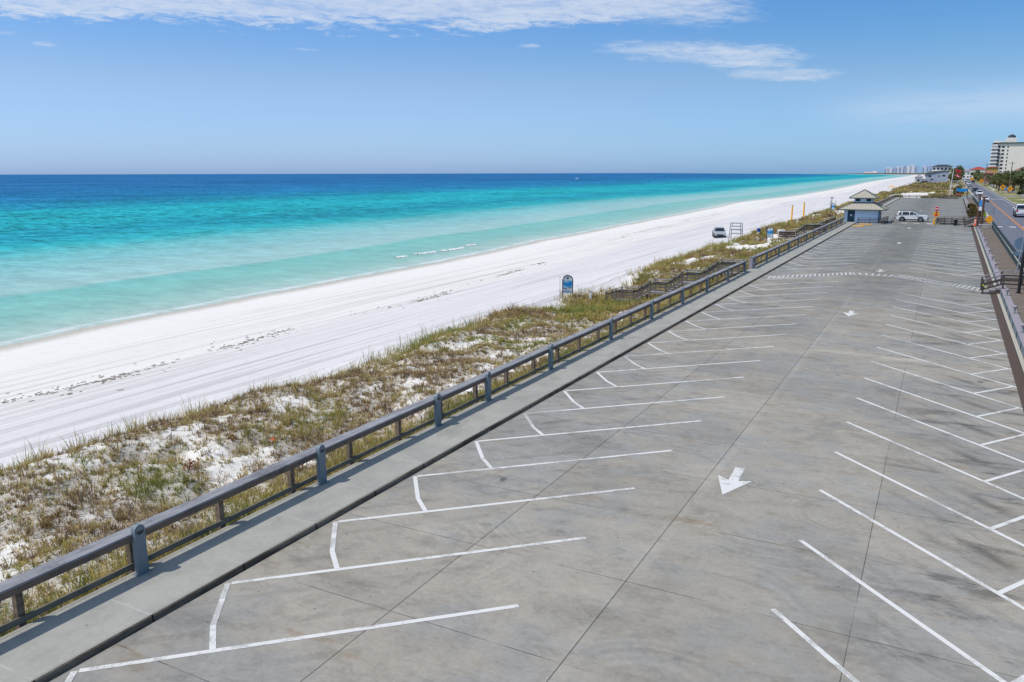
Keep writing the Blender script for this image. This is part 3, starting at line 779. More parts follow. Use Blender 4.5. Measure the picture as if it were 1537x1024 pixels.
# ------------------------------------------------------------------ seaside railing and its light posts
ORD = ['nearest', 'second', 'third', 'fourth', 'fifth', 'sixth', 'seventh', 'eighth', 'ninth', 'tenth', 'eleventh', 'twelfth', 'thirteenth', 'fourteenth', 'fifteenth', 'sixteenth', 'seventeenth', 'eighteenth', 'nineteenth', 'twentieth']
def railing(y0, y1, label, off=7.72, sp=2.41):
    t = thing('timber_railing', label, 'railing', (-14.5, y0, .0), group='timber railings along the seaside pavement')
    ya = y0
    while ya < y1-.3:
        yb = min(y1, off+sp*(math.floor((ya-off)/sp+1e-3)+2)); yb = y1 if y1-yb < 1 else yb; e = [random.uniform(-.006, .006) for _ in range(6)]
        MB().bar((-14.45+e[0], ya+.004, 1.045+e[1]), (-14.45+e[2], yb-.004, 1.045+e[3]), .36, .045).build('top_rail', CAPW, t, bevel=.006)
        MB().bar((-14.33+e[4]*.5, ya+.004, .945), (-14.33+e[5]*.5, yb-.004, .945), .05, .15).build('rail_board', FASW, t, bevel=.005)
        MB().bar((-14.54, ya+.004, .22+e[1]), (-14.54, yb-.004, .22+e[3]), .05, .13).build('bottom_rail', LOWW, t, bevel=.005)
        ya = yb
    k = math.ceil((y0+.1-off)/sp)
    while off+sp*k < y1-.05:
        y = off+sp*k; MB().box((-14.62, y, .17), (.14, .14, 1.69)).build('post', POSTW, t, bevel=.008); k += 1
    return t
railing(-4, 69.2, 'long weathered timber railing from the near corner to the beach stair opening')
railing(72.3, 146.5, 'timber railing from the beach stair opening to the pale blue pavilion')
railing(158, 303, 'timber railing on the seaward side of the far lot beyond the pavilion')
def light_post():
    t = thing('light_post', '', 'light post', (0, 0, 0), group='grey round topped light posts on the seaside railing')
    W2, H, n = .125, 1.10, 12
    prof = [(-W2, 0), (W2, 0), (W2, H-W2)]+[(W2*math.cos(a), H-W2+W2*math.sin(a)) for a in np.linspace(0, math.pi, n)[1:-1]]+[(-W2, H-W2)]
    MB().prism(prof, (0, 0, 0), (0, 1, 0), (0, 0, 1), (-.13, 0, 0)).build('body', STEEL, t, bevel=.008)
    MB().box((-.06, 0, .008), (.20, .34, .016)).build('base_plate', STEEL, t)
    mb = MB(); c = [(W2*.80*math.cos(a), H-W2+W2*.80*math.sin(a)) for a in np.linspace(0, 2*math.pi, 20)[:-1]]
    mb.prism(c, (.002, 0, 0), (0, 1, 0), (0, 0, 1), (.004, 0, 0)); ring = mb.build('lamp_face', STEEL, t)
    mb = MB(); c = [(W2*.70*math.cos(a), H-W2-.005+W2*.70*math.sin(a)) for a in np.linspace(math.pi, 2*math.pi, 12)]
    mb.prism(c, (.007, 0, 0), (0, 1, 0), (0, 0, 1), (.003, 0, 0)); mb.build('lens', LENS, ring)
    return t
LP = [4.45, 10.08, 15.74, 21.5, 24.9, 30.35, 37.5, 44.0, 50.3, 56.4, 62.7, 68.9]
LP2 = [72.6, 78.4, 84.6, 90.8, 97.0, 103.2, 109.4, 115.6, 121.8, 128.0, 134.2, 140.4]
p0 = None
for i, y in enumerate(LP+LP2):
    if i == 0: lab = 'grey round topped light post at the cut off near end of the railing'
    elif i < 12: lab = 'grey round topped light post on the near railing, %s visible from the near end' % ('first' if i == 1 else ORD[i-1])
    else: lab = 'grey round topped light post past the beach stair opening, %s after it' % ('first' if i == 12 else ORD[i-12])
    if i == 0: continue
    loc = (-14.19, y, .13)
    if p0 is None: p0 = light_post(); p0.location = loc; p0['label'] = lab
    else: dup(p0, loc, 0, lab)
# utility box by the stair opening
t = thing('utility_box', 'pale grey utility box standing at the beach stair opening in the railing', 'box', (-14.3, 72.0, .13))
MB().box((-14.42, 72.0, .62), (.3, .3, .98)).build('cabinet', LEDGE, t, bevel=.02); MB().box((-14.42, 72.0, 1.13), (.35, .35, .04)).build('lid', GREYM, t)

# ------------------------------------------------------------------ timber walkways with board railings
def board_rail(root, pts, nb=3, h=1.05, post=True, cap=CAPW, bd=DARKW, every=2.0, wcap=.16, depth=.3):
    for i in range(len(pts)-1):
        a, b = Vector(pts[i]), Vector(pts[i+1])
        MB().bar(a+Vector((0, 0, h)), b+Vector((0, 0, h)), wcap, .05).build('top_rail', cap, root)
        for k in range(nb):
            zz = h*(.14+.74*(k+.5)/nb)
            MB().bar(a+Vector((0, 0, zz)), b+Vector((0, 0, zz)), .04, h*.11).build('rail_board', bd, root)
    for i in range(len(pts)):
        a = Vector(pts[i])
        MB().box((a.x, a.y, a.z+h/2-.03-depth/2), (.12, .12, h+depth-.04)).build('post', bd, root)
        if i < len(pts)-1:
            b = Vector(pts[i+1]); n = int((b-a).length/every)
            for k in range(1, n+1):
                c = a+(b-a)*(k/(n+1)); MB().box((c.x, c.y, c.z+h/2-.03-depth/2), (.10, .10, h+depth-.04)).build('post', bd, root)
def deck(root, I, O, name='deck'):
    for i in range(len(I)-1):
        a, b, c, d = (Vector(p) for p in (I[i], I[i+1], O[i+1], O[i]))
        drop = abs(a.z-b.z); mb = MB()
        if drop > .1:
            n = max(3, int(drop/.17))
            for k in range(n):
                p, q_ = k/n, (k+1)/n; z = a.z+(b.z-a.z)*(k/n)
                P = [a+(b-a)*p, a+(b-a)*q_, d+(c-d)*q_, d+(c-d)*p]
                lo = [Vector((w.x, w.y, z-.05)) for w in P]; hi = [Vector((w.x, w.y, z)) for w in P]
                mb.add(lo+hi, MB.BF)
            mb.build('stair_flight', DECKW, root)
        else:
            n = max(2, int((b-a).length/.2))
            for k in range(n):
                p, q_ = k/n, (k+.93)/n
                P = [a+(b-a)*p, a+(b-a)*q_, d+(c-d)*q_, d+(c-d)*p]
                mb.add([w-Vector((0, 0, .05)) for w in P]+P, MB.BF)
            mb.build('landing', DECKW, root)
t = thing('beach_stairs', 'long zigzag timber stairs with four landings going down the dune to the beach', 'stairs', (-14.5, 68.5, 0))
deck(t, STA_I, STA_O); board_rail(t, STA_I, every=1.7, depth=.5, wcap=.28, bd=STAIRW, cap=DECKW); board_rail(t, STA_O, nb=2, every=1.7, depth=.5, wcap=.34, bd=STAIRW, cap=DECKW)
t = thing('beach_stairs', 'short timber boardwalk stairs beside the farther blue beach sign', 'stairs', (-14.6, 124, 0))
deck(t, STB_I, STB_O); board_rail(t, STB_I, every=1.8, depth=.6, wcap=.26); board_rail(t, STB_O, every=1.8, depth=.6, wcap=.26)
t = thing('boardwalk_ramp', 'timber ramp with one long handrail beside the pavilion railing', 'ramp', (-15.5, 135, 0))
MB().box((-15.3, 136.4, -.02), (1.4, 23.4, .08)).build('deck', DECKW, t)
board_rail(t, [(-15.9, 124.7, 0), (-15.95, 136, 0), (-16.0, 148, 0)], every=2, depth=.8)

# pavilion ramp rails
t = thing('ramp_railing', 'dark timber railing of the ramp in front of the pavilion', 'railing', (-12.1, 145.6, 0), group='dark timber ramp railings')
board_rail(t, [(-12.15, 145.3, 0), (-8.6, 145.9, 0), (-8.0, 151.5, 0)], cap=DARKW, depth=0)
t = thing('ramp_railing', 'dark timber ramp railing behind the do not enter sign', 'railing', (2, 150, 0), group='dark timber ramp railings')
board_rail(t, [(-.6, 149.8, 0), (1.6, 149.6, 0), (5.0, 148.6, .35)], cap=DARKW, bd=DARKW, depth=.05); board_rail(t, [(-.5, 152.6, 0), (1.6, 152.4, .1), (5.0, 151.2, .4)], cap=DARKW, bd=DARKW, depth=.05)
MB().box((2.4, 151, .12), (5.4, 2.2, .22)).build('ramp_deck', DECKW, t)
t = thing('ramp_railing', 'dark timber ramp railing at the far end of the second lot', 'railing', (2, 298, 0), group='dark timber ramp railings')
board_rail(t, [(-1.2, 297, 0), (3.4, 296.6, .3), (4.9, 296.4, .4)], cap=DARKW, bd=DARKW, depth=.05, every=1.5); board_rail(t, [(-1.2, 299.6, 0), (3.4, 299.4, .3), (5.0, 299.2, .4)], cap=DARKW, bd=DARKW, depth=.05)
MB().box((1.6, 298.2, .15), (5.4, 2.4, .26)).build('ramp_deck', DECKW, t)
# steps up from the lot
def lot_steps(x0, y0, label, w_=2.2):
    t = thing('timber_steps', label, 'steps', (x0, y0, 0), group='timber steps from the lot to the raised pavement')
    for k in range(3): MB().box((x0+.25+.38*k, y0+w_/2, .075+.15*k), (.42, w_-.1, .05)).build('step', DECKW, t)
    for yy in (y0, y0+w_):
        MB().prism([(0, 0), (1.28, .43), (1.28, .18), (.6, 0)], (x0, yy-.03, .0), (1, 0, 0), (0, 0, 1), (0, .06, 0)).build('stringer', DARKW, t)
        board_rail(t, [(x0, yy, 0), (x0+1.2, yy+.02, .45), (x0+2.5, yy+.1, .45)], nb=2, h=1.0, depth=0, cap=CAPW, bd=DARKW, every=5)
    return t
st1 = lot_steps(3.05, 64.85, 'timber steps with handrails rising from the lot beside the tall black pole')
MB().box((3.06, 64.77, .62), (.10, .02, .10)).build('reflector', LIME, st1); MB().box((3.24, 64.80, .46), (.08, .02, .08)).build('reflector', LIME, st1)
lot_steps(3.4, 144.6, 'timber steps by the trash bin at the end of the near lot')
# far lot fence
t = thing('timber_fence', 'low timber fence closing the far end of the second lot', 'fence', (-6, 303.2, 0))
for a, b in ((-14.4, -1.4),):
    MB().box(((a+b)/2, 303.2, 1.0), (b-a, .25, .06)).build('top_rail', CAPW, t)
    for zz in (.3, .65): MB().box(((a+b)/2, 303.2, zz), (b-a, .05, .2)).build('rail_board', DARKW, t)
    for x in np.arange(a, b+.1, 2.17): MB().box((x, 303.3, .48), (.14, .14, .96)).build('post', DARKW, t)

# ------------------------------------------------------------------ teal railing along the road and other pavement furniture
def teal_rail(y0, y1, label, n):
    t = thing('metal_railing', label, 'railing', (KX(y0)+2.45, y0, .45), group='teal metal railings between pavement and road')
    ya = np.linspace(y0, y1, n+1); e = lambda y: (KX(y)+2.47)
    for a, b in ((y0, y1),):
        MB().bar((e(a), a, 1.50), (e(b), b, 1.50), .08, .07).build('top_rail', TEALD, t)
        MB().bar((e(a), a, .58), (e(b), b, .58), .05, .06).build('bottom_rail', TEAL, t)
    for i in range(n):
        mb = MB(); a, b = ya[i], ya[i+1]; k = max(4, int((b-a)/.14))
        for j in range(k):
            y = a+(b-a)*(j+.5)/k; mb.box((e(y), y, 1.03), (.03, .035, .9))
        mb.build('baluster_panel', TEAL, t)
    for y in ya: MB().box((e(y), y, .98), (.08, .08, 1.06)).build('post', TEAL, t)
teal_rail(40, 66, 'teal metal railing beside the road at the right edge of the photo', 12)
teal_rail(69, 134, 'long teal metal railing with upright bars between brown pavement and road', 26)
teal_rail(168, 285, 'farther teal metal railing along the road beyond the brown shrub', 30)
LY = [47.2, 53.6, 61.3, 78.7, 85.5, 92.5, 100.7, 107.9, 116, 123.7, 131, 160, 168, 176, 184, 192, 200]
def bollard():
    t = thing('path_lamp', '', 'path lamp', group='short grey path lamps on the pavement ledge')
    mb = MB(); mb.tube([(0, 0, 0), (0, 0, .02), (0, 0, .021), (0, 0, .30)], [.12, .12, .055, .05], 10); mb.build('stem', GREYM, t)
    mb = MB(); mb.tube([(0, 0, .29), (0, 0, .32), (0, 0, .40), (0, 0, .45), (0, 0, .47)], [.06, .13, .14, .10, .02], 12); mb.build('lamp_head', LEDGE, t, smooth=True)
    return t
b0 = None
for i, y in enumerate(LY):
    lab = 'short grey path lamp on the ledge, '+(['nearest below the steps', 'second below the steps', 'third below the steps'][i] if i < 3 else ('%s beyond the near steps' % ('first' if i == 3 else ORD[i-3]) if i < 11 else '%s along the second lot' % ('first' if i == 11 else ORD[i-11])))
    loc = (KX(y)+.80, y, .447)
    if b0 is None: b0 = bollard(); b0.location = loc; b0['label'] = lab
    else: dup(b0, loc, 0, lab)

def sign_plate(mb, c, nrm, shape, th=.02):
    """polygon plate facing nrm (horizontal)"""
    n = Vector((nrm[0], nrm[1], 0)).normalized(); u = Vector((-n.y, n.x, 0))
    mb.prism(shape, Vector(c), u, (0, 0, 1), n*th)
circ = lambda r, n=20: [(r*math.cos(2*math.pi*k/n), r*math.sin(2*math.pi*k/n)) for k in range(n)]
dia = lambda r: [(0, -r), (r, 0), (0, r), (-r, 0)]
rect = lambda a, b: [(-a/2, -b/2), (a/2, -b/2), (a/2, b/2), (-a/2, b/2)]
FC = (0.0, -1.0)
# do not enter + stop ahead on a yellow bollard post
x, y = -.75, 148.4
t = thing('traffic_sign', 'red round no entry sign above an amber diamond at the lot exit', 'traffic sign', (x, y, 0))
MB().cyl((x, y, 0), .035, 2.9, 8).build('pole', GREYM, t)
mb = MB(); sign_plate(mb, (x, y-.05, 2.58), FC, circ(.40)); d = mb.build('round_plate', WHITE, t)
mb = MB(); sign_plate(mb, (x, y-.075, 2.58), FC, circ(.36), .006); mb.build('red_face', RED, d)
mb = MB(); sign_plate(mb, (x, y-.085, 2.58), FC, rect(.52, .13), .006); mb.build('white_bar', WHITE, d)
mb = MB(); sign_plate(mb, (x, y-.05, 1.72), FC, dia(.56)); d = mb.build('diamond_plate', AMBER, t)
mb = MB(); sign_plate(mb, (x, y-.075, 1.62), FC, circ(.19, 8), .006); mb.build('red_octagon', RED, d)
mb = MB(); sign_plate(mb, (x, y-.075, 1.98), FC, [(-.05, -.14), (.05, -.14), (.05, .03), (.14, .03), (0, .17), (-.14, .03), (-.05, .03)], .006); mb.build('black_arrow', BLACK, d)
t = thing('bollard', 'thick yellow bollard beside the red and amber traffic sign', 'bollard', (-.95, 148.3, 0))
mb = MB(); mb.tube([(-.95, 148.0, 0), (-.95, 148.0, 1.0), (-.95, 148.0, 1.08)], [.13, .13, .05], 12); mb.build('pipe', YEL, t); MB().cyl((-.95, 148.0, 0), .17, .04, 12).build('base', LEDGE, t)
# trash bin
t = thing('trash_bin', 'dark trash bin in front of the ramp railing', 'bin', (2.1, 147.6, 0))
MB().tube([(2.1, 147.6, 0), (2.1, 147.6, .85)], [.25, .3], 14).build('body', BLACK, t); MB().tube([(2.1, 147.6, .85), (2.1, 147.6, .93), (2.1, 147.6, 1.0)], [.33, .33, .16], 14).build('lid', BLACK, t)
# small bench by the pavilion
t = thing('bench', 'small dark bench right of the pavilion ramp', 'bench', (-7.3, 152, 0))
MB().box((-7.3, 152, .45), (.5, 1.3, .06)).build('seat', DARKW, t); MB().box((-7.05, 152, .8), (.05, 1.3, .35)).build('backrest', DARKW, t)
for a, b in ((-.2, -.55), (.2, -.55), (-.2, .55), (.2, .55)): MB().box((-7.3+a, 152+b, .22), (.07, .07, .44)).build('leg', DARKW, t)
# gate of rails across the pavement end
t = thing('timber_barrier', 'timber barrier with pale rails across the end of the brown pavement', 'barrier', (5.6, 134.8, .45))
for zz, m in ((.62, WHITE), (.95, WHITE), (1.42, DARKW)): MB().bar((4.9, 134.8, zz), (6.6, 135.4, zz), .05, .13).build('rail', m, t)
for x_ in (4.9, 6.6): MB().box((x_, 135.1, .98), (.13, .13, 1.1)).build('post', DARKW, t)
# tall entrance posts with blue panel
t = thing('entrance_sign', 'pair of tall brown timber posts holding a narrow blue panel beside the road', 'sign', (4.95, 136, .45))
for x_, y_, h in ((4.8, 139, 4.6), (5.22, 135.6, 4.5)): MB().tube([(x_, y_, .45), (x_, y_, .45+h)], .16, 10).build('post', BROWNP, t)
MB().bar((4.82, 138.8, 3.9), (5.2, 135.8, 3.9), .06, .9).build('blue_panel', BLUE, t); MB().bar((4.82, 138.8, 3.12), (5.2, 135.8, 3.12), .05, .55).build('white_panel', WHITE, t)
t = thing('traffic_barrel', 'orange construction barrel at the foot of the tall brown posts', 'barrel', (4.75, 140, .45))
mb = MB(); mb.tube([(4.72, 141, .45), (4.72, 141, .55), (4.72, 141, .56), (4.72, 141, 1.45), (4.72, 141, 1.5)], [.36, .36, .28, .23, .1], 14); mb.build('body', ORANGE, t)
for zz in (.85, 1.15): MB().tube([(4.72, 141, zz), (4.72, 141, zz+.12)], [.272, .262], 14).build('reflective_band', WHITE, t)
def diamond_sign(x, y, z0, zc, r, label, mat=AMBER, mark=True, g_=None):
    t = thing('warning_sign', label, 'warning sign', (x, y, z0), group=g_)
    MB().cyl((x, y, z0), .04, zc+r-z0, 8).build('pole', GREYM, t)
    mb = MB(); sign_plate(mb, (x, y-.05, zc), FC, dia(r)); p = mb.build('plate', mat, t)
    if mark:
        mb = MB(); sign_plate(mb, (x, y-.075, zc), FC, [(-r*.1, -r*.4), (r*.1, -r*.4), (r*.1, r*.1), (r*.26, r*.1), (0, r*.45), (-r*.26, r*.1), (-r*.1, r*.1)], .006); mb.build('symbol', BLACK, p)
    return t
diamond_sign(6.15, 134.6, .45, 1.75, .62, 'orange diamond sign leaning on the barrier at the pavement end', mark=False)
t = thing('crossing_sign', 'small round lime green sign on a pole beside the tall brown posts', 'sign', (5.55, 137, .45))
MB().cyl((5.55, 137, .45), .03, 2.4, 8).build('pole', GREYM, t); mb = MB(); sign_plate(mb, (5.52, 136.95, 2.35), FC, circ(.26)); mb.build('plate', LIME, t)
t = thing('road_sign', 'grey sign seen from behind on a pole by the teal railing, left of the truck', 'sign', (6.3, 130, .6))
MB().cyl((6.35, 131, .6), .03, 3.2, 8).build('pole', GREYM, t); MB().box((6.2, 131.05, 3.1), (.75, .03, .95)).build('plate', GREYM, t)
# road sign seen from behind near the black pole
t = thing('road_sign', 'large grey octagonal sign seen from behind on a slanted pole beside the near road', 'sign', (5.35, 72, .45))
mb = MB(); mb.tube([(5.45, 72, .45), (5.72, 72.2, 3.9)], .035, 8); mb.build('pole', GREYM, t)
SGN = simple('sign_back_metal', srgb(120, 146, 172, .75), .4, .3, var=.1)
mb = MB(); sign_plate(mb, (5.62, 72.35, 3.05), FC, [(.52*math.cos(rad(22.5+45*k)), .52*math.sin(rad(22.5+45*k))) for k in range(8)]); mb.build('plate', SGN, t)
MB().box((5.55, 72.35, 2.28), (.85, .02, .28)).build('lower_plate', SGN, t)
t = thing('pole', 'tall black pole standing on the brown pavement at the right edge', 'pole', (5.05, 62.8, .45))
mb = MB(); mb.tube([(5.05, 62.8, .45), (5.06, 62.8, 3.0), (5.34, 63.0, 5.2)], [.10, .095, .08], 10); mb.build('shaft', BLACK, t); MB().cyl((5.05, 62.8, .45), .17, .05, 12).build('base', BLACK, t)
MB().box((5.42, 62.95, 2.0), (.3, .04, .55)).build('lime_sheet', LIME, t)

# banner, flag pole and flags at the far lot
t = thing('banner', 'bright blue banner stretched between two brown posts beyond the far lot', 'banner', (4.8, 282, .5))
for x_ in (3.3, 6.3): MB().tube([(x_, 282, .3), (x_, 282, 4.3)], .15, 8).build('post', POSTW, t)
mb = MB(); 
for i in range(10):
    a, b = 3.4+.28*i, 3.4+.28*(i+1); fz = lambda x: 3.1+.05*math.sin(x*2.2)
    mb.quad((a, 281.8, fz(a)-.45), (b, 281.8, fz(b)-.45), (b, 281.8, fz(b)+.45), (a, 281.8, fz(a)+.45))
mb.build('cloth', BLUE, t)
t = thing('flag_pole', 'white flag pole standing behind the far ramp railing', 'flag pole', (1.7, 301, .2))
mb = MB(); mb.tube([(1.7, 301, -.2), (2.0, 301, 7.5), (2.15, 301, 11.2)], [.13, .10, .05], 10); mb.build('shaft', WHITE, t)
MB().bar((2.0, 301, 5.6), (3.6, 301, 5.65), .07, .07).build('yard_arm', WHITE, t); MB().bar((3.6, 301, 5.65), (3.62, 301, 4.6), .06, .06).build('yard_arm', WHITE, t)
def flag(z, label, mark):
    v, f = [], []; n, m = 12, 6
    for i in range(n+1):
        for j in range(m+1):
            a, b = i/n, j/m
            v.append((2.75+1.55*a, 301+.16*math.sin(a*7+b*2+z)*a+.05, z-.42*a+.9*b*(1-.12*a)+.05*math.sin(a*6+z)))
    for i in range(n):
        for j in range(m): f.append((i*(m+1)+j, (i+1)*(m+1)+j, (i+1)*(m+1)+j+1, i*(m+1)+j+1))
    o = np_mesh('red_flag', v, f, FLAGR, smooth=True); tag(o, label, 'flag', 'red beach warning flags on the flag pole')
    if mark:
        mb = MB()
        for (a0, b0, a1, b1, wd) in ((.25, .75, .8, .15, .07), (.3, .3, .75, .42, .09), (.42, .62, .5, .7, .1)):
            P = lambda a, b: (2.75+1.55*a, 301+.16*math.sin(a*7+b*2+z)*a+.02, z-.42*a+.9*b*(1-.12*a)+.05*math.sin(a*6+z))
            for k in range(6):
                t0, t1 = k/6, (k+1)/6; A_ = (a0+(a1-a0)*t0, b0+(b1-b0)*t0); B_ = (a0+(a1-a0)*t1, b0+(b1-b0)*t1)
                mb.quad(P(A_[0], A_[1]-wd), P(B_[0], B_[1]-wd), P(B_[0], B_[1]+wd), P(A_[0], A_[1]+wd))
        mb.build('swimmer_symbol', WHITE, o)
flag(8.5, 'plain red flag, the upper one on the white flag pole', False)
flag(7.0, 'red flag with a white swimmer symbol, below the plain red one', True)
t = thing('kayak', 'coral red kayak lying behind the far ramp railing', 'kayak', (4.6, 303, .6))
mb = MB(); mb.tube([(3.4, 305, 1.25), (3.9, 305, 1.25), (5.0, 305, 1.25), (5.5, 305, 1.28)], [.05, .24, .24, .05], 10); mb.build('hull', ORANGE, t, smooth=True); MB().box((4.45, 305, 1.48), (.7, .28, .05)).build('seat', BLACK, t)

# ------------------------------------------------------------------ beach furniture
def arch(r, h, n=14): return [(-r, 0), (r, 0), (r, h)]+[(r*math.cos(a), h+r*math.sin(a)) for a in np.linspace(0, math.pi, n)[1:-1]]+[(-r, h)]
def beach_sign(x, y, label, rz):
    z = gz(x, y); t = thing('beach_sign', label, 'sign', (0, 0, 0), group='arched blue and white beach information signs')
    r = .46; zz = z-.1
    pts = [(-r, 0, zz), (-r, 0, z+1.62)]+[(r*math.cos(a), 0, z+1.62+r*math.sin(a)) for a in np.linspace(math.pi, 0, 13)[1:-1]]+[(r, 0, z+1.62), (r, 0, zz)]
    mb = MB(); mb.tube(pts, .045, 8); mb.build('frame', BRONZE, t)
    r2 = r-.05
    mb = MB(); mb.prism(arch(r2, 1.17), (0, .015, z+.45), (1, 0, 0), (0, 0, 1), (0, .02, 0)); p = mb.build('panel', WHITE, t)
    top = lambda f: [(a, f(a)) for a in np.linspace(-r2, r2, 11)]
    def wave(name, lo, hi, m, k):
        mb = MB(); L = top(lo); U = top(hi)
        for i in range(10): mb.quad(*[(a, -.002*k, z+b) for a, b in (L[i], L[i+1], U[i+1], U[i])])
        mb.build(name, m, p)
    wave('sky_band', lambda a: 1.50, lambda a: 1.62, LBLUE, 1)
    wave('wave_band', lambda a: 1.14+.10*math.sin(a*5+1)*-1, lambda a: 1.48+.07*math.sin(a*6-.6), BLUE, 2)
    wave('pale_wave', lambda a: .95+.04*math.sin(a*7), lambda a: 1.12-.10*math.sin(a*5+1), LBLUE, 3)
    wave('bottom_wave', lambda a: .50+.07*abs(a/r2), lambda a: .62+.03*abs(a), BLUE, 2)
    mb = MB(); mb.add([(.09*math.cos(a), -.006, z+1.82+.10*math.sin(a)) for a in np.linspace(0, 2*math.pi, 10)[:-1]], [tuple(range(9))]); mb.build('emblem', DTEAL, p)
    for (a, b, w_, h_) in ((-.22, .84, .22, .07), (.2, .90, .22, .07)): MB().quad((a-w_/2, -.006, z+b), (a+w_/2, -.006, z+b), (a+w_/2, -.006, z+b+h_), (a-w_/2, -.006, z+b+h_)).build('text_block', DTEAL, p)
    for k, b in enumerate((.78, .73, 1.03, .68)): MB().quad((-.26, -.006, z+b), (.24-.05*k, -.006, z+b), (.24-.05*k, -.006, z+b+.018), (-.26, -.006, z+b+.018)).build('text_line', GREYM, p)
    t.location = (x, y, 0); t.rotation_euler = (0, 0, rz)
    return t
beach_sign(-29.5, 66.3, 'arched blue and white beach sign on the dune edge nearest the camera', rad(24))
beach_sign(-23.0, 127.7, 'arched blue and white beach sign by the short boardwalk stairs', rad(10))
beach_sign(-24.3, 217.8, 'arched blue and white beach sign far along the dune, left of the pavilion roof', rad(8))
def fix_loc(o):
    for c in o.children: c.location = (0, 0, 0)
for o in list(col.objects):
    if o.name.startswith('beach_sign') or o.name.startswith(('light_post', 'path_lamp')): fix_loc(o)
def marker(x, y, h, label, mat, r=.09, cat='marker post', box=True, cap=None):
    z = gz(x, y); t = thing('marker_post', label, cat, (x, y, z))
    (MB().box((x, y, z+h/2-.1), (r*2.6, r, h+.2)) if box else MB().tube([(x, y, z-.2), (x, y, z+h)], [r, r*.8], 10)).build('shaft', mat, t)
    MB().box((x, y, z+h+.02), (r*3.0, r*1.6, .05)).build('cap', cap or GREYM, t)
    return t
marker(-27.6, 67.1, .85, 'short white marker post in the grass below the zigzag stairs', WHITE)
marker(-29.2, 45.7, .5, 'small grey stake at the seaward dune edge, mid way along the near railing', STEEL, .06)
marker(-29.9, 65.5, 1.9, 'thin dark pole in the sand left of the nearest beach sign', BRONZE, .02, 'pole', False)
marker(-30.8, 197, 3.6, 'tall yellow pole on the dune edge, the left of two', YEL, .2, 'pole', False)
marker(-29.6, 206.7, 3.7, 'tall yellow pole on the dune edge, the right of two', YEL, .2, 'pole', False)
t = thing('beach_sign_board', 'low white board sign facing sideways beside the short boardwalk stairs', 'sign', (-22, 131, -1.2))
z = gz(-22.3, 133.2)
MB().box((-22.3, 133.2, z+.95), (1.15, .05, .32)).build('board', WHITE, t)
for s in (-.4, .4): MB().box((-22.3+s, 133.24, z+.42), (.08, .06, .9)).build('leg', WHITE, t)
z = gz(-25.2, 130.3); t = thing('barrel', 'blue and white barrel bin on the dune between lifeguard stand and beach sign', 'bin', (-25.2, 130.3, z))
MB().tube([(-25.2, 130.3, z), (-25.2, 130.3, z+.55)], .22, 12).build('base', WHITE, t); MB().tube([(-25.2, 130.3, z+.55), (-25.2, 130.3, z+.6), (-25.2, 130.3, z+1.05)], [.27, .29, .27], 12).build('barrel', DBLUE, t)
# lifeguard stand
x, y = -30.2, 137.0; z = gz(x, y)
t = thing('lifeguard_stand', 'tall open timber lifeguard stand on the sand beside the pickup', 'lifeguard stand', (x, y, z))
for a in (-1, 1):
    for b in (-1, 1):
        MB().bar((x+a*1.0, y+b*.75, z-.2), (x+a*.82, y+b*.6, z+2.6), .09, .09).build('leg', GREYM, t)
for zz in (.8, 1.45, 2.0, 2.52):
    for b in (-1, 1): MB().bar((x-.95+.05*zz, y+b*.68, z+zz), (x+.95-.05*zz, y+b*.68, z+zz), .06, .08).build('cross_rail', GREYM, t)
for a in (-1, 1): MB().bar((x+a*.9, y-.7, z+.3), (x+a*.85, y+.65, z+1.9), .05, .06).build('brace', GREYM, t)
MB().box((x, y, z+1.5), (1.7, 1.2, .06)).build('platform', DECKW, t); MB().box((x, y+.15, z+1.95), (1.2, .5, .06)).build('seat', DECKW, t)
for i, (px_, py_, h) in enumerate(((-28.5, 262, 2.6), (-25.5, 320, 3.6), (-26.5, 345, 2.6), (-25.8, 225, 2.2))):
    marker(px_, py_, h, 'thin dark pole on the sand behind the pavilion, %s' % ['just left of its roof peak', 'tallest, right of the roof peak', 'rightmost and small', 'near the farthest beach sign'][i], BRONZE, .06, 'pole', False)
x, y = -27.0, 520; z = gz(x, y); t = thing('beach_hut', 'small yellow canopy on the sand in front of the grey house', 'canopy', (x, y, z))
for a, b in ((-1.6, -1.6), (1.6, -1.6), (-1.6, 1.6), (1.6, 1.6)): MB().box((x+a, y+b, z+.9), (.12, .12, 1.8)).build('leg', WHITE, t)
mb = MB(); mb.add([(x-2, y-2, z+1.8), (x+2, y-2, z+1.8), (x+2, y+2, z+1.8), (x-2, y+2, z+1.8), (x, y, z+2.6)], [(0, 1, 4), (1, 2, 4), (2, 3, 4), (3, 0, 4)]); mb.build('cloth_roof', YEL, t)
# litter in the dune
z = gz(-16.9, 28.0); t = MB().add([(-16.9+.42*math.cos(a)*(1+.15*math.sin(3*a)), 28.0+.25*math.sin(a), z+.42+.05*math.cos(2*a)) for a in np.linspace(0, 2*math.pi, 14)[:-1]]+[(-16.9, 28.0, z+.54)], [(i, (i+1) % 13, 13) for i in range(13)]).build('foam_sheet', WHITE, smooth=True); tag(t, 'pale crumpled foam sheet caught on grass just behind the railing', 'litter')
z = gz(-20.4, 20.1); t = MB().add([(-20.4+.12*math.cos(a), 20.1+.08*math.sin(a), z+.10+.03*math.cos(3*a)) for a in np.linspace(0, 2*math.pi, 9)[:-1]]+[(-20.4, 20.1, z+.2)], [(i, (i+1) % 8, 8) for i in range(8)]).build('plastic_scrap', ORANGE, smooth=True); tag(t, 'small orange plastic scrap lying among the dune grass', 'litter')

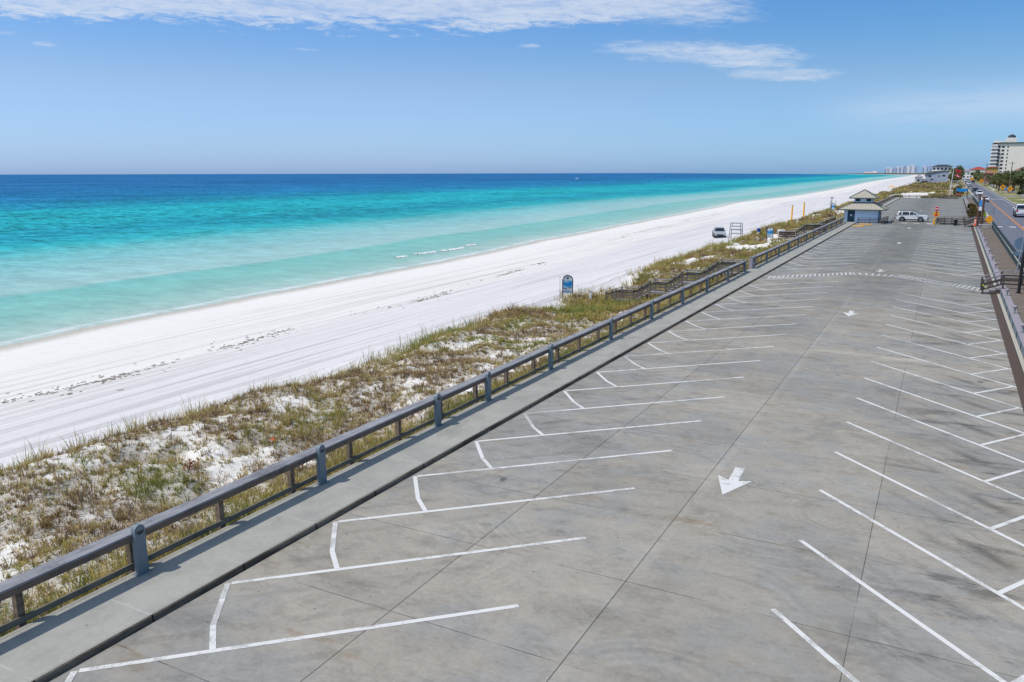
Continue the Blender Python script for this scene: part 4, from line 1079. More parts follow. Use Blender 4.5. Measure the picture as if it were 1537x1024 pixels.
# ------------------------------------------------------------------ pavilion
def window(mb_c, w_, h, n, parent, frame=WHITE, glass=GLASS, name='window'):
    """framed window centred at mb_c facing n (horizontal)"""
    c = Vector(mb_c); n = Vector((n[0], n[1], 0)).normalized(); u = Vector((-n.y, n.x, 0))
    mb = MB(); mb.prism(rect(w_, h), c, u, (0, 0, 1), n*.03); f = mb.build(name, frame, parent)
    mb = MB(); mb.prism(rect(w_-.12, h-.12), c+n*.032, u, (0, 0, 1), n*.006); mb.build('pane', glass, f)
    return f
cx0, cy0, hw_ = -12.0, 151.8, 2.75
t = thing('pavilion', 'pale blue square pavilion with two tiers of pale metal roof beside the lot', 'pavilion', (cx0, cy0, 0))
MB().box((cx0, cy0, 1.3), (2*hw_, 2*hw_, 2.6)).build('wall', PALEB, t)
def hip(zb, zt, rb, rt, name, ribs, trim=True):
    mb = MB(); c = lambda r, z: [(cx0+a*r, cy0+b*r, z) for a, b in ((-1, -1), (1, -1), (1, 1), (-1, 1))]
    mb.add(c(rb, zb)+c(rt, zt), [(0, 1, 5, 4), (1, 2, 6, 5), (2, 3, 7, 6), (3, 0, 4, 7), (3, 2, 1, 0)])
    for s in range(4):
        R2 = Matrix.Rotation(s*math.pi/2, 3, 'Z')
        for k in range(1, ribs):
            x = rb*(2*k/ribs-1); top = max(rt, abs(x)) if rt > .2 else abs(x)
            tz = zb+(zt-zb)*(rb-top)/(rb-rt)
            p, q_ = R2 @ Vector((x, -rb, zb)), R2 @ Vector((x, -top, tz))
            mb.bar(p+Vector((cx0, cy0, .03)), q_+Vector((cx0, cy0, .03)), .05, .05)
    o = mb.build(name, ROOFM, t)
    mb = MB()
    for s in range(4):
        a, b = c(rb, zb), c(rb, zb); p, q_ = Vector(a[s]), Vector(a[(s+1) % 4]); mb.bar(p-Vector((0, 0, .08)), q_-Vector((0, 0, .08)), .06, .16)
        mb.bar(Vector(c(rb, zb+.05)[s]), Vector(c(rt, zt+.05)[s]), .14, .06)
    mb.build('roof_trim', ROOFG, o)
hip(2.28, 3.35, 3.72, 1.5, 'lower_roof', 16)
MB().box((cx0, cy0, 3.75), (2.9, 2.9, 1.2)).build('upper_wall', PALEB, t)
MB().box((cx0, cy0, 3.36), (3.1, 3.1, .12)).build('flashing', ROOFG, t)
hip(4.18, 5.45, 2.18, .03, 'upper_roof', 12)
for dx_ in (-.86, .86):
    window((cx0+dx_, cy0-1.452, 3.82), .75, .52, (0, -1), t, DTEAL); window((cx0+1.452, cy0+dx_, 3.82), .75, .52, (1, 0), t, DTEAL)
d = MB().box((cx0-1.62, cy0-hw_-.02, 1.12), (1.12, .06, 2.2)).build('door', DTEAL, t)
MB().box((cx0-1.25, cy0-hw_-.07, 1.05), (.05, .06, .2)).build('handle', GREYM, d)
MB().box((cx0-1.62, cy0-hw_-.055, 1.25), (.32, .01, .3)).build('notice', WHITE, d)
MB().box((cx0+hw_-.02, cy0+.4, 1.15), (.1, 3.0, 1.9)).build('dark_opening', DTEAL, t)
MB().box((cx0+.6, cy0-hw_-.1, 2.1), (.26, .16, .3)).build('wall_lamp', WHITE, t)
for a in (-1, 1): MB().box((cx0+a*(hw_-.05), cy0-hw_-.015, 1.2), (.16, .05, 2.4)).build('corner_board', WHITE if a < 0 else DTEAL, t)
t = thing('vent_post', 'small post with a pale head rising behind the pavilion roof on its left', 'post', (-17.6, 150, -.8))
MB().cyl((-17.0, 150, -.9), .05, 4.9, 8).build('shaft', BRONZE, t); MB().box((-17.0, 150, 4.1), (.5, .3, .2)).build('head', LEDGE, t)

# ------------------------------------------------------------------ houses, hotel, skyline
def wall_mat(name, c, var=.06): return simple(name, c, .8, var=var, scale=.15)
GREYH = wall_mat('grey_blue_siding', srgb(180, 190, 210, .82), .18); WHITEH = wall_mat('white_stucco', srgb(244, 244, 242, .92))
CREAM = wall_mat('cream_stucco', srgb(244, 238, 228, .92)); YELH = wall_mat('yellow_stucco', srgb(214, 178, 106, .72)); DROOF = wall_mat('dark_shingle', srgb(72, 84, 100, .6), .15)
TILE = wall_mat('red_tile', srgb(190, 84, 78, .7), .2); GTEAL = wall_mat('green_metal_roof', srgb(126, 186, 168, .7)); PINKT = wall_mat('brown_pink_roof', srgb(176, 122, 108, .7))
# grey beach house
t = thing('beach_house', 'grey blue three storey beach house with low pitched roof above the dunes', 'house', (-4, 506, 2))
x0, x1, y0 = -9.6, 1.2, 500.0
mb = MB(); mb.prism([(x0, 1.6), (x1, 1.6), (x1, 8.6), (x1-2.0, 9.2), (x0+.8, 7.6), (x0, 6.4)], (0, y0, 0), (1, 0, 0), (0, 0, 1), (0, 14, 0)); mb.build('wall', GREYH, t)
mb = MB(); mb.bar((x0-.6, y0+7, 6.75), (x0+.9, y0+7, 7.8), 15, .2); mb.bar((x0+.7, y0+7, 7.72), (x1-1.8, y0+7, 9.4), 15, .25); mb.bar((x1-2, y0+7, 9.42), (x1+.5, y0+7, 8.6), 15, .25); mb.build('roof', DROOF, t)
for wx, wz, ww, wh in ((-7.6, 6.3, 1.5, 1.1), (-.9, 6.6, 1.6, 1.1), (-6.5, 4.6, 1.5, .8), (-3.2, 6.4, 1.0, .9)): window((wx, y0-.01, wz), ww, wh, (0, -1), t)
MB().box((-9.9, y0-.6, 3.0), (2.8, 1.4, 1.2)).build('carport', BLACK, t); MB().box((-10.6, y0+2, 5.0), (2.0, 5, .25)).build('balcony', WHITEH, t); MB().box((-10.9, y0+2, 2.9), (1.8, 4.6, 3.9)).build('porch', GREYH, t)
MB().box((-3.0, y0-.04, 2.4), (11.5, .1, .25)).build('base_trim', LEDGE, t)
MB().box((-4.0, y0-1.2, 1.7), (15, 2, .5)).build('terrace', DARKW, t)
for i, (xa, xb, y_) in enumerate(((-22, -4, 452), (-12, 3, 388))):
    t = thing('dune_boardwalk', ['dark timber boardwalk crossing the dunes in front of the grey beach house', 'shorter timber boardwalk in the dune field behind the flag pole'][i], 'boardwalk', (xb, y_, 2))
    n = 8; P = [(xa+(xb-xa)*k/n, y_+(xb-xa)*.25*k/n, gz(xa+(xb-xa)*k/n, y_)+.75) for k in range(n+1)]
    for k in range(n):
        MB().bar(P[k], P[k+1], 1.6, .12).build('deck', DARKW if i == 0 else DECKW, t); MB().bar((P[k][0], P[k][1]-.8, P[k][2]+.95), (P[k+1][0], P[k+1][1]-.8, P[k+1][2]+.95), .12, .12).build('handrail', DARKW, t)
    for a in P: MB().box((a[0], a[1]-.8, a[2]-.1), (.16, .16, 2.1)).build('post', DARKW, t)
# white villa behind
t = thing('villa', 'white villa with dark flat hipped roof behind the grey beach house', 'house', (-3, 622, 3))
MB().box((-2.5, 622, 7.2), (11.5, 12, 9.6)).build('wall', WHITEH, t); MB().box((3.2, 625, 6.6), (3.6, 12, 8.4)).build('wing', WHITEH, t)
mb = MB(); mb.add([(-9.2, 615, 12.0), (4.6, 615, 12.0), (4.6, 630, 12.0), (-9.2, 630, 12.0), (-5, 621, 13.4), (0, 621, 13.4)], [(0, 1, 5, 4), (1, 2, 5), (2, 3, 4, 5), (3, 0, 4), (3, 2, 1, 0)]); mb.build('roof', DROOF, t)
for k in range(5): window((-7.2+2.3*k, 615.98, 10.6), 1.3, 1.5, (0, -1), t)
for k in range(3): window((-6.8+2.3*k, 615.98, 8.2), 1.3, 1.2, (0, -1), t)
MB().box((-6.4, 615.2, 9.4), (4.5, 1.6, .3)).build('balcony', WHITEH, t)
t = thing('beach_house', 'small pale house half hidden left of the grey beach house', 'house', (-16, 560, 1))
MB().box((-14.6, 565, 3.2), (4, 10, 4.6)).build('wall', WHITEH, t); mb = MB(); mb.add([(-17, 559, 5.4), (-12, 559, 5.4), (-12, 571, 5.4), (-17, 571, 5.4), (-14.5, 565, 7)], [(0, 1, 4), (1, 2, 4), (2, 3, 4), (3, 0, 4), (3, 2, 1, 0)]); mb.build('roof', LEDGE, t); window((-14.6, 559.97, 3.4), 1.4, 1.3, (0, -1), t)
# hotel
t = thing('hotel', 'tall cream ten storey hotel tower with balconies at the right edge', 'hotel', (40, 712, 3))
MB().box((41.5, 712, 15.5), (22, 24, 27)).build('wall', CREAM, t)
MB().box((57, 719, 14.5), (12, 22, 25)).build('wing', CREAM, t)
MB().box((30.0, 706.0, 15.2), (3.2, 14, 26)).build('balcony_tower', CREAM, t)
MB().box((42.5, 712, 29.2), (27, 26, .7)).build('roof_edge', ROOFG, t)
MB().box((40.5, 712, 31.3), (6.4, 8, 3.8)).build('penthouse', CREAM, t); MB().tube([(40.6, 712, 33.2), (40.6, 712, 34.6), (40.6, 712, 35.6)], [2.6, 2.4, .6], 12).build('dome', DROOF, t)
mb = MB(); mb.prism([(0, 0), (4.2, 0), (2.1, 2.2)], (28.8, 698.6, 29.5), (1, 0, 0), (0, 0, 1), (0, 14, 0)); mb.build('gable', CREAM, t); MB().box((34.6, 702, 30.2), (6, 5, 1.0)).build('parapet', WHITEH, t)
for k in range(9):
    z = 6.0+2.55*k
    window((35.3, 699.98, z), 1.9, 1.5, (0, -1), t); window((38.3, 699.98, z), .9, 1.4, (0, -1), t); window((52.5, 707.98, z), 1.0, 1.4, (0, -1), t)
    b = MB().box((29.8, 698.4, z-.75), (4.6, 1.6, .9)).build('balcony', WHITEH, t); MB().box((29.8, 698.97, z+.35), (4.0, .1, 1.1)).build('opening', LEDGE, b)
    MB().box((32.7, 699.9, z+.1), (1.5, .3, 1.6)).build('recess', GLASS, t)
def lowhouse(x, y, w_, d_, zb, h, wall, roof, rh, label, cat='house', name='house', nw=3):
    t = thing(name, label, cat, (x, y, zb))
    MB().box((x, y, zb+h/2), (w_, d_, h)).build('wall', wall, t)
    e = .7; mb = MB(); rl = max(0, (w_-d_)/2)
    mb.add([(x-w_/2-e, y-d_/2-e, zb+h), (x+w_/2+e, y-d_/2-e, zb+h), (x+w_/2+e, y+d_/2+e, zb+h), (x-w_/2-e, y+d_/2+e, zb+h), (x-rl-.2, y, zb+h+rh), (x+rl+.2, y, zb+h+rh)], [(0, 1, 5, 4), (1, 2, 5), (2, 3, 4, 5), (3, 0, 4), (3, 2, 1, 0)]); mb.build('roof', roof, t)
    for k in range(nw):
        for s in range(max(1, int(h/3))): window((x-w_/2+w_*(k+.5)/nw, y-d_/2-.02, zb+1.6+2.8*s), min(1.5, w_/nw*.5), 1.3, (0, -1), t)
    return t
lowhouse(27, 900, 15, 12, 2.5, 8.2, WHITEH, TILE, 2.6, 'white house with a wide red tiled roof above the trees at the road end', nw=5)
lowhouse(16.5, 860, 6, 8, 2.5, 6.8, WHITEH, LEDGE, 2.0, 'small white house with a pale roof left of the red tiled roof', nw=2)
lowhouse(26, 612, 6.4, 9, 2.5, 8.8, YELH, TILE, .6, 'yellow ochre building beside the foot of the hotel', 'building', 'building', 3)
lowhouse(34.5, 660, 12, 10, 2.5, 5.2, YELH, LEDGE, .8, 'low yellow arcade building in front of the hotel', 'building', 'building', 5)
lowhouse(22.5, 560, 4.6, 6, 2.5, 5.2, PINKT, PINKT, 1.6, 'small pinkish brown building below the yellow ochre one', 'building', 'building', 2)
lowhouse(38, 520, 9.6, 12, 2.5, 6.8, WHITEH, PINKT, 2.4, 'white building with a brownish pink roof right of the hotel foot', 'building', 'building', 4)
lowhouse(32, 430, 8, 12, 2.8, 4.6, WHITEH, GTEAL, 2.2, 'low building with pale green awning roof at the right edge', 'building', 'building', 4)
lowhouse(36.5, 440, 7, 14, 2.8, 6.4, GTEAL, GTEAL, 2.6, 'tall pale green roofed building cut by the right edge', 'building', 'building', 3)
lowhouse(31, 470, 4, 6, 2.5, 4.6, WHITEH, WHITEH, .6, 'small white kiosk building left of the green awning building', 'building', 'building', 2)
lowhouse(22.6, 1010, 8, 10, 2, 5.2, CREAM, YELH, 2.0, 'tan roofed low building closing the view at the end of the road', nw=3)
def tower_mat(name, c, c2):
    def fn(g):
        x, y, z = g.xyz(g.pos())
        f = g.math('FRACT', z/3.3); b = g.step(f, .55, .62)
        h = g.math('FRACT', (x+y*.6)/7.0); b = b*g.step(h, .25, .3)
        return {'Base Color': g.mix(b*.8, c, c2), 'Roughness': .7}
    return material(name, fn)
TW = [tower_mat('pale_hazed_tower', srgb(214, 224, 242, .88), srgb(176, 196, 230, .85)), tower_mat('white_hazed_tower', srgb(232, 236, 246, .92), srgb(194, 210, 238, .88)), tower_mat('blue_hazed_tower', srgb(180, 200, 234, .85), srgb(150, 178, 222, .82))]  # distance haze is put into these pale bluish wall colours
TWS = [(-472.7, 8000, 46.8, 23.7, 0), (-443.6, 8000, 53.6, 29.6, 1), (-413.7, 8000, 49.9, 29.6, 2), (-382.0, 8000, 54.4, 35.6, 0), (-353.3, 8000, 61.1, 26.7, 0), (-327.0, 8000, 63.3, 26.7, 2), (-300.3, 8000, 60.8, 41.5, 1), (-267.2, 8000, 73.2, 35.6, 1), (-234.6, 8000, 61.0, 23.7, 2), (-129.1, 6000, 48.8, 22.2, 0), (-107.0, 6000, 49.6, 23.1, 2), (-86.7, 6000, 48.1, 18.7, 2)]   # x, y, roof height, width, colour
LBT = ['first', 'second', 'third', 'fourth', 'fifth', 'sixth', 'seventh', 'eighth', 'ninth']
for i, (x, Y0, z, ww, m) in enumerate(TWS):
    t = thing('condo_tower', 'hazy %s tower in the far skyline, %s' % (['pale', 'white', 'blue grey'][m], (LBT[i]+' from the left in the main cluster') if i < 9 else ['left', 'middle', 'right'][i-9]+' of the three right of the gap'), 'tower', (x, Y0, 0), group='distant condominium towers along the coast')
    MB().box((x, Y0, (z-4)/2), (ww, 40, z+4)).build('tower_body', TW[m], t); MB().box((x+ww*.12, Y0, z+2), (ww*.45, 24, 5)).build('roof_block', TW[(m+1) % 3], t)
    MB().box((x-ww*.36, Y0-22, (z-12)/2), (ww*.16, 8, z-2)).build('balcony_stack', TW[(m+2) % 3], t)
x0, x1 = -702.6, -584.4
t = thing('low_blocks', 'low pinkish hazy building block at the left end of the far skyline', 'building', (x0, 8600, 0)); PKH = wall_mat('pink_haze_stucco', srgb(244, 226, 236, .95))
MB().box(((x0+x1)/2, 8600, 3), (x1-x0, 40, 22)).build('wall', PKH, t); MB().box((x1-24, 8600, 17), (30, 30, 10)).build('upper_block', TW[1], t)

# ------------------------------------------------------------------ vehicles
def paint(name, c): return simple(name, c, .25, .0, var=.04, spec=.6)
CW, CG, CD, CS = paint('white_car_paint', srgb(234, 238, 244, .88)), paint('grey_car_paint', srgb(120, 128, 138, .7)), paint('dark_blue_car_paint', srgb(40, 56, 84, .6)), paint('silver_car_paint', srgb(186, 194, 202, .8))
def car(kind, body, label, cat, group=None):
    t = thing({'suv': 'suv', 'pickup': 'pickup_truck', 'sedan': 'car'}[kind], label, cat, group=group)
    if kind == 'suv':
        L, H, belt, W_ = 2.5, 1.78, 1.08, .98
        low = [(-L+.05, .38), (-L, .55), (-L+.02, .95), (-L+.12, 1.10), (1.20, 1.13), (1.9, 1.10), (2.34, 1.03), (L-.02, .90), (L, .48), (L-.1, .36)]
        cab = [(-L+.12, 1.08), (-L+.34, 1.62), (-L+.55, 1.74), (-.5, H), (.25, 1.72), (1.24, 1.10)]; wb = 1.45; wr = .385
        win = [(-L+.40, -1.62, 1.16, 1.60, .10), (-1.50, -.42, 1.16, 1.64, 0), (-.34, .28, 1.16, 1.64, 0)]; tri = (.34, .98)
    elif kind == 'pickup':
        L, H, belt, W_ = 2.85, 1.86, 1.15, 1.0
        low = [(-L, .5), (-L, 1.12), (1.15, 1.16), (2.4, 1.10), (L-.05, .98), (L, .55), (L-.1, .42), (-L+.1, .42)]
        cab = [(-.72, 1.13), (-.62, 1.74), (-.4, 1.84), (.55, 1.84), (.85, 1.76), (1.45, 1.14)]; wb = 1.8; wr = .41
        win = [(-.60, .12, 1.22, 1.70, 0), (.20, .78, 1.22, 1.70, 0)]; tri = (.84, 1.14)
    else:
        L, H, belt, W_ = 2.35, 1.45, .92, .90
        low = [(-L+.05, .32), (-L, .5), (-L+.02, .85), (-L+.2, .98), (1.05, .95), (1.9, .86), (L, .68), (L, .42), (L-.1, .3)]
        cab = [(-L+.45, .94), (-1.25, 1.36), (-.5, H), (.2, 1.42), (1.1, .93)]; wb = 1.38; wr = .33
        win = [(-1.35, -.5, 1.0, 1.34, .06), (-.42, .22, 1.0, 1.34, 0)]; tri = (.28, .82)
    b = MB().loft(low, lambda x, z: W_-.05*(z > belt-.15)-.10*(abs(x) > L-.15)).build('body', body, t, bevel=.06)
    hwc = lambda x, z: W_-.07-(z-belt)*.26
    MB().loft(cab, hwc).build('cabin', body, t, bevel=.05)
    for s in (-1, 1):
        for (a, c, zl, zh, sl) in win:
            MB().quad(*[(x, s*(hwc(x, z)+.012), z) for x, z in ((a, zl), (c, zl), (c, zh), (a+sl+.06, zh))][::s]).build('side_window', GLASS, t)
        MB().quad(*[(x, s*(hwc(x, z)+.012), z) for x, z in ((tri[0], win[0][2]), (tri[1], win[0][2]), (tri[0], win[0][3]-.02))][::s]).build('side_window', GLASS, t)
        m_ = MB().box((tri[1]-.12, s*(W_+.08), belt+.12), (.14, .2, .16)).build('mirror', body, t)
        mb = MB(); mb.box((0, s*(W_-.02), .40), (2*wb-1.0, .06, .13)); mb.build('sill_trim', BLACK, t)
        for x in (-wb, wb):
            mb = MB(); mb.tube([(x, s*(W_-.20), wr), (x, s*(W_+.008), wr)], wr+.10, 20); mb.build('wheel_arch', BLACK, t)
            mb = MB(); mb.tube([(x, s*(W_-.24), wr), (x, s*(W_-.22), wr), (x, s*(W_+.0), wr), (x, s*(W_+.022), wr)], [wr-.04, wr, wr, wr-.03], 20); wh = mb.build('wheel', TYRE, t)
            mb = MB(); mb.tube([(x, s*W_, wr), (x, s*(W_+.034), wr)], wr*.62, 14); mb.build('rim', RIM, wh)
        MB().box((L-.05, s*(W_-.28), low[-3][1]-.02 if kind == 'sedan' else .82), (.12, .34, .14)).build('headlight', LAMPW, t)
        MB().box((-L+.03, s*(W_-.17), .98 if kind != 'sedan' else .78), (.1, .22, .30 if kind != 'sedan' else .16)).build('tail_light', LAMPR, t)
    f = cab[-2], cab[-1]; r = cab[0], cab[1]
    def slope(a, c, name, o):
        A, C_ = Vector((a[0], 0, a[1])), Vector((c[0], 0, c[1])); n = Vector((C_.z-A.z, 0, -(C_.x-A.x))).normalized()*o
        p, q_ = A+(C_-A)*.10+n, A+(C_-A)*.90+n
        wa, wb_ = hwc(p.x, p.z)-.08, hwc(q_.x, q_.z)-.08
        MB().quad((p.x, -wa, p.z), (p.x, wa, p.z), (q_.x, wb_, q_.z), (q_.x, -wb_, q_.z)).build(name, GLASS, t)
    slope(f[0], f[1], 'windshield', -.02); slope(r[0], r[1], 'rear_window', -.02)
    MB().box((L-.02, 0, .62), (.1, 1.1, .2)).build('grille', BLACK, t); MB().box((L-.03, 0, .42), (.12, 1.7, .12)).build('front_bumper', BLACK, t); MB().box((-L+.0, 0, .48), (.14, 1.75, .2)).build('rear_bumper', BLACK if kind != 'pickup' else RIM, t)
    MB().box((-L-.02, 0, .78), (.03, .5, .14)).build('number_plate', WHITE, t)
    if kind == 'suv':
        for s in (-1, 1): MB().box((-.75, s*.70, H+.0), (2.4, .05, .06)).build('roof_rail', BLACK, t)
    if kind == 'pickup':
        MB().box((-1.8, 0, 1.135), (1.9, 1.64, .05)).build('bed', BLACK, t)
    return t
PI = math.pi
def at(t, x, y, z, rz): t.location = (x, y, z); t.rotation_euler = (0, 0, rz); return t
kind_scale = 1.14
def clone(t, x, y, z, rz, label, mat=None):
    r = dup(t, (x, y, z), rz, label)
    if kind_scale and y > 200: r.scale = (kind_scale,)*3
    if mat:
        for c in r.children:
            if c.name.split('.')[0] in ('body', 'cabin', 'mirror'):
                c.data = c.data.copy(); c.data.materials[0] = mat
    return r
at(car('suv', CW, 'white police style suv with black trim crossing at the lot entrance', 'suv'), -4.5, 157.2, 0, rad(-4))
pk = at(car('pickup', CS, 'silver grey pickup truck parked on the beach beside the lifeguard stand', 'pickup truck'), -34.6, 143.5, gz(-34.6, 143.5)-.03, rad(-72))
trk = clone(pk, 12.0, 161, 1.0, rad(89.4), 'white pickup truck driving away in the right lane', CW); trk.scale = (1.16,)*3
GR = 'cars queuing on the road'
s1 = at(car('sedan', CW, 'white car in the oncoming lane, first behind the tall brown posts', 'car', GR), 9.3, 238, 1.0, rad(-90))
s2 = at(car('suv', CW, 'white suv in the oncoming lane, second of the queue', 'suv', GR), 9.95, 297, 1.0, rad(-90))
clone(s1, 10.3, 352, 1.0, rad(-90), 'dark car with white front in the oncoming lane, third of the queue', CD)
clone(s2, 16.9, 640, 1.0, rad(90), 'dark suv driving away far up the right lane', CD)
for i, (y, m, k) in enumerate(((480, CS, s1), (530, CW, s2), (580, CW, s1), (650, CG, s1), (720, CW, s2), (800, CW, s1))):
    clone(k, road_x(y, -1.6), y, 1.0, rad(-90), 'tiny far %s in the oncoming lane, %s from the front of the far queue' % (['silver car', 'white suv', 'white car', 'grey car', 'white suv', 'white car'][i], ORD[i] if i else 'first'), m)
clone(s1, 33.5, 318, vz(33.5, 318), rad(150), 'dark car parked behind the amber signs at the right edge', CD)

# far roadside signs and posts
diamond_sign(18.7, 344, 1.1, 3.05, 1.0, 'amber diamond warning sign on the verge, left of the blue post', g_='amber warning signs along the right verge')
diamond_sign(19.9, 326, 1.1, 2.8, 1.0, 'amber diamond warning sign on the verge, right of the blue post', g_='amber warning signs along the right verge')
diamond_sign(19.2, 560, 1.2, 3.4, 1.3, 'distant amber diamond sign beside the palms, the nearer of the two small ones', g_='amber warning signs along the right verge')
diamond_sign(17.6, 705, 1.2, 3.4, 1.3, 'distant amber diamond sign beside the road, the farther of the two small ones', g_='amber warning signs along the right verge')
diamond_sign(16.9, 880, 1.2, 4.0, 1.6, 'very distant yellow sign at the road end right of the cars', g_='amber warning signs along the right verge')
t = thing('blue_sign', 'blue rectangular sign on a white post between the two amber diamonds', 'sign', (19.1, 330, 1.1)); MB().cyl((19.1, 330, 1.1), .08, 1.3, 8).build('pole', WHITE, t); MB().box((19.1, 329.9, 2.75), (.8, .06, 1.0)).build('plate', BLUE, t)
wb0 = None
for i, (x, y) in enumerate(((17.4, 372), (17.75, 392), (18.1, 415), (18.3, 440))):
    lab = 'small white roadside block on the green verge under the palms, %s' % ['nearest', 'second nearest', 'third', 'farthest'][i]
    if not wb0:
        wb0 = thing('roadside_block', lab, 'block', (0, 0, 0), group='white blocks along the green verge'); MB().box((0, 0, .3), (.62, .62, .6)).build('block', WHITE, wb0, bevel=.06); MB().box((0, 0, .62), (.5, .5, .06)).build('cap', WHITE, wb0, bevel=.02)
        wb0.location = (x, y, 1.1)
    else: dup(wb0, (x, y, 1.1), 0, lab)
def utility_pole(x, y, h, label):
    z = vz(x, y); t = thing('utility_pole', label, 'utility pole', (x, y, z), group='utility poles along the road')
    MB().tube([(x, y, z), (x, y, z+h)], [.2, .13], 8).build('pole', POSTW if h > 8 else GREYM, t); MB().box((x, y, z+h-.6), (2.2, .1, .12)).build('crossarm', POSTW, t); return t
utility_pole(20.5, 250+90, 11, 'slim grey pole rising among the palms left of the green awning'); utility_pole(19.6, 520, 12, 'slim pole in front of the hotel foot'); utility_pole(26.5, 330, 12.5, 'tall dark pole near the green roofed building at the right edge')
# boats
def boat(x, y, s, label):
    t = thing('boat', label, 'boat', (x, y, -4.2), group='small white boats far out on the sea')
    mb = MB(); mb.loft([(-3*s, .0-4.2), (-3*s, .9*s-4.2), (3.6*s, 1.2*s-4.2), (2.6*s, -.1-4.2)], lambda a, z: .3*s if a > 2.5*s else 1.2*s)
    mb.v = [(a+x, b+y, c) for a, b, c in mb.v]; mb.build('hull', WHITE, t)
    MB().box((x-.3*s, y, 1.5*s-4.2), (2.0*s, 1.5*s, 1.1*s)).build('cabin', WHITE, t); MB().box((x-.3*s, y, 2.15*s-4.2), (2.6*s, 1.9*s, .15*s)).build('canopy', WHITE, t)
boat(-708.1, 1634.3, 1.15, 'small white motor boat on the deep blue water, left of centre horizon'); boat(-4574.2, 12162.4, 1.6, 'tiny white boat close to the horizon, right of the other boat')

# ------------------------------------------------------------------ vegetation
def leafquads(c, n, size, tint, spread=None, up=.3):
    """n small leaf faces around each centre"""
    m = len(c)
    d = rng.normal(size=(m, 3)); d /= np.linalg.norm(d, axis=1)[:, None]+1e-9; d[:, 2] = abs(d[:, 2])*.6+up
    a = np.cross(d, rng.normal(size=(m, 3))); a /= np.linalg.norm(a, axis=1)[:, None]+1e-9
    b = np.cross(d, a); b /= np.linalg.norm(b, axis=1)[:, None]+1e-9
    s = (size*rng.uniform(.6, 1.4, m))[:, None]
    v = np.stack([c-a*s, c-b*s*.5, c+a*s, c+b*s*.5], 1).reshape(-1, 3)
    f = np.arange(4*m).reshape(-1, 4); t = np.repeat(tint, 4, 0)
    return v, f, t
def crown_mesh(blobs, per, size, cols, hollow=.35):
    C_, T = [], []
    for (bx, by, bz, r, rz_) in blobs:
        d = rng.normal(size=(per, 3)); d /= np.linalg.norm(d, axis=1)[:, None]
        rr = r*(hollow+(1-hollow)*rng.random(per)**.5)
        p = d*rr[:, None]; p[:, 2] *= rz_/r
        C_.append(p+np.array([bx, by, bz])); k = rng.choice(len(cols)); base = np.array(cols[k])[None]*rng.uniform(.75, 1.25, (per, 1))
        base = base*(.62+.5*np.clip((p[:, 2:3]/rz_+1)/2, 0, 1)); T.append(base)
    c = np.concatenate(C_); t = np.concatenate(T)
    return leafquads(c, 1, size, np.concatenate([t, np.ones((len(t), 1))], 1))
DG = [srgb(122, 134, 92, .85)[:3], srgb(138, 146, 100, .85)[:3], srgb(106, 122, 88, .82)[:3], srgb(154, 156, 110, .85)[:3]]
def tree_proto(seed, h, r, cols=DG, n=12, per=150, leaf=.32, name='tree', cat='tree', group='trees along the right side of the road'):
    random.seed(seed); t = thing(name, '', cat, group=group)
    mb = MB(); mb.tube([(0, 0, -.3), (.1, .05, h*.3), (.0, .15, h*.62)], [.24, .17, .09], 8)
    bl = []
    for i in range(n):
        a = random.uniform(0, 2*PI); q_ = random.uniform(.15, .85)*r; z = h*random.uniform(.38, .86)
        rr = r*random.uniform(.26, .48); p = (math.cos(a)*q_, math.sin(a)*q_, z); bl.append((*p, rr, rr*random.uniform(.6, .9)))
        if i < 5: mb.tube([(0.05, .1, h*.35), (p[0]*.6, p[1]*.6, p[2]*.85)], [.09, .03], 5)
    mb.build('trunk', TRUNK, t)
    v, f, tt_ = crown_mesh(bl, per, leaf, cols); np_mesh('crown', v, f, LEAF, t, {'tint': ('FLOAT_COLOR', tt_)})
    return t
def palm_proto(seed, h):
    random.seed(seed); t = thing('palm_tree', '', 'palm', group='sabal palms on the verge')
    mb = MB(); pts = [(0.05*i*random.uniform(-1, 1), .05*i*random.uniform(-1, 1), -.3+(h+.3)*i/6) for i in range(7)]
    mb.tube(pts, [.27, .22, .2, .19, .2, .24, .2], 8); mb.build('trunk', TRUNK, t)
    V, F, T = [], [], []; top = np.array(pts[-1])
    for k in range(34):
        a = random.uniform(0, 2*PI); e = random.uniform(-.9, 1.25); L = random.uniform(1.15, 1.7)
        d = np.array([math.cos(a)*math.cos(e), math.sin(a)*math.cos(e), math.sin(e)]); sd_ = np.array([-math.sin(a), math.cos(a), 0]); hub = top+d*L*.75+np.array([0, 0, .1])
        base = np.array(random.choice([srgb(104, 120, 72, .8), srgb(124, 132, 84, .8), srgb(88, 108, 70, .75)] if e > -.3 else [srgb(140, 126, 86, .8), srgb(108, 108, 70, .7)])[:3])
        for j in range(9):
            w_ = (j-4)/4*1.15; dd = d*math.cos(w_)+sd_*math.sin(w_); tip = hub+dd*L*random.uniform(.75, 1.1)-np.array([0, 0, .35*L*abs(w_)*.6+.28*L])
            n_ = np.cross(dd, [0, 0, 1]); n_ = n_/(np.linalg.norm(n_)+1e-6)*.085; b = len(V)
            mid_ = hub+(tip-hub)*.55+np.array([0, 0, .08]); V += [hub-n_*.3, hub+n_*.3, mid_+n_, mid_-n_, tip]; F += [(b, b+1, b+2, b+3), (b+3, b+2, b+4, b+4)]
            T += [base*random.uniform(.7, 1.25)]*5
    me = bpy.data.meshes.new('crown'); me.from_pydata([tuple(p) for p in V], [], [f_ if f_[2] != f_[3] else f_[:3] for f_ in F]); me.materials.append(LEAF)
    at_ = me.attributes.new('tint', 'FLOAT_COLOR', 'POINT'); at_.data.foreach_set('color', np.concatenate([np.array(T), np.ones((len(T), 1))], 1).astype(np.float32).ravel()); me.update()
    link('crown', me, t); return t
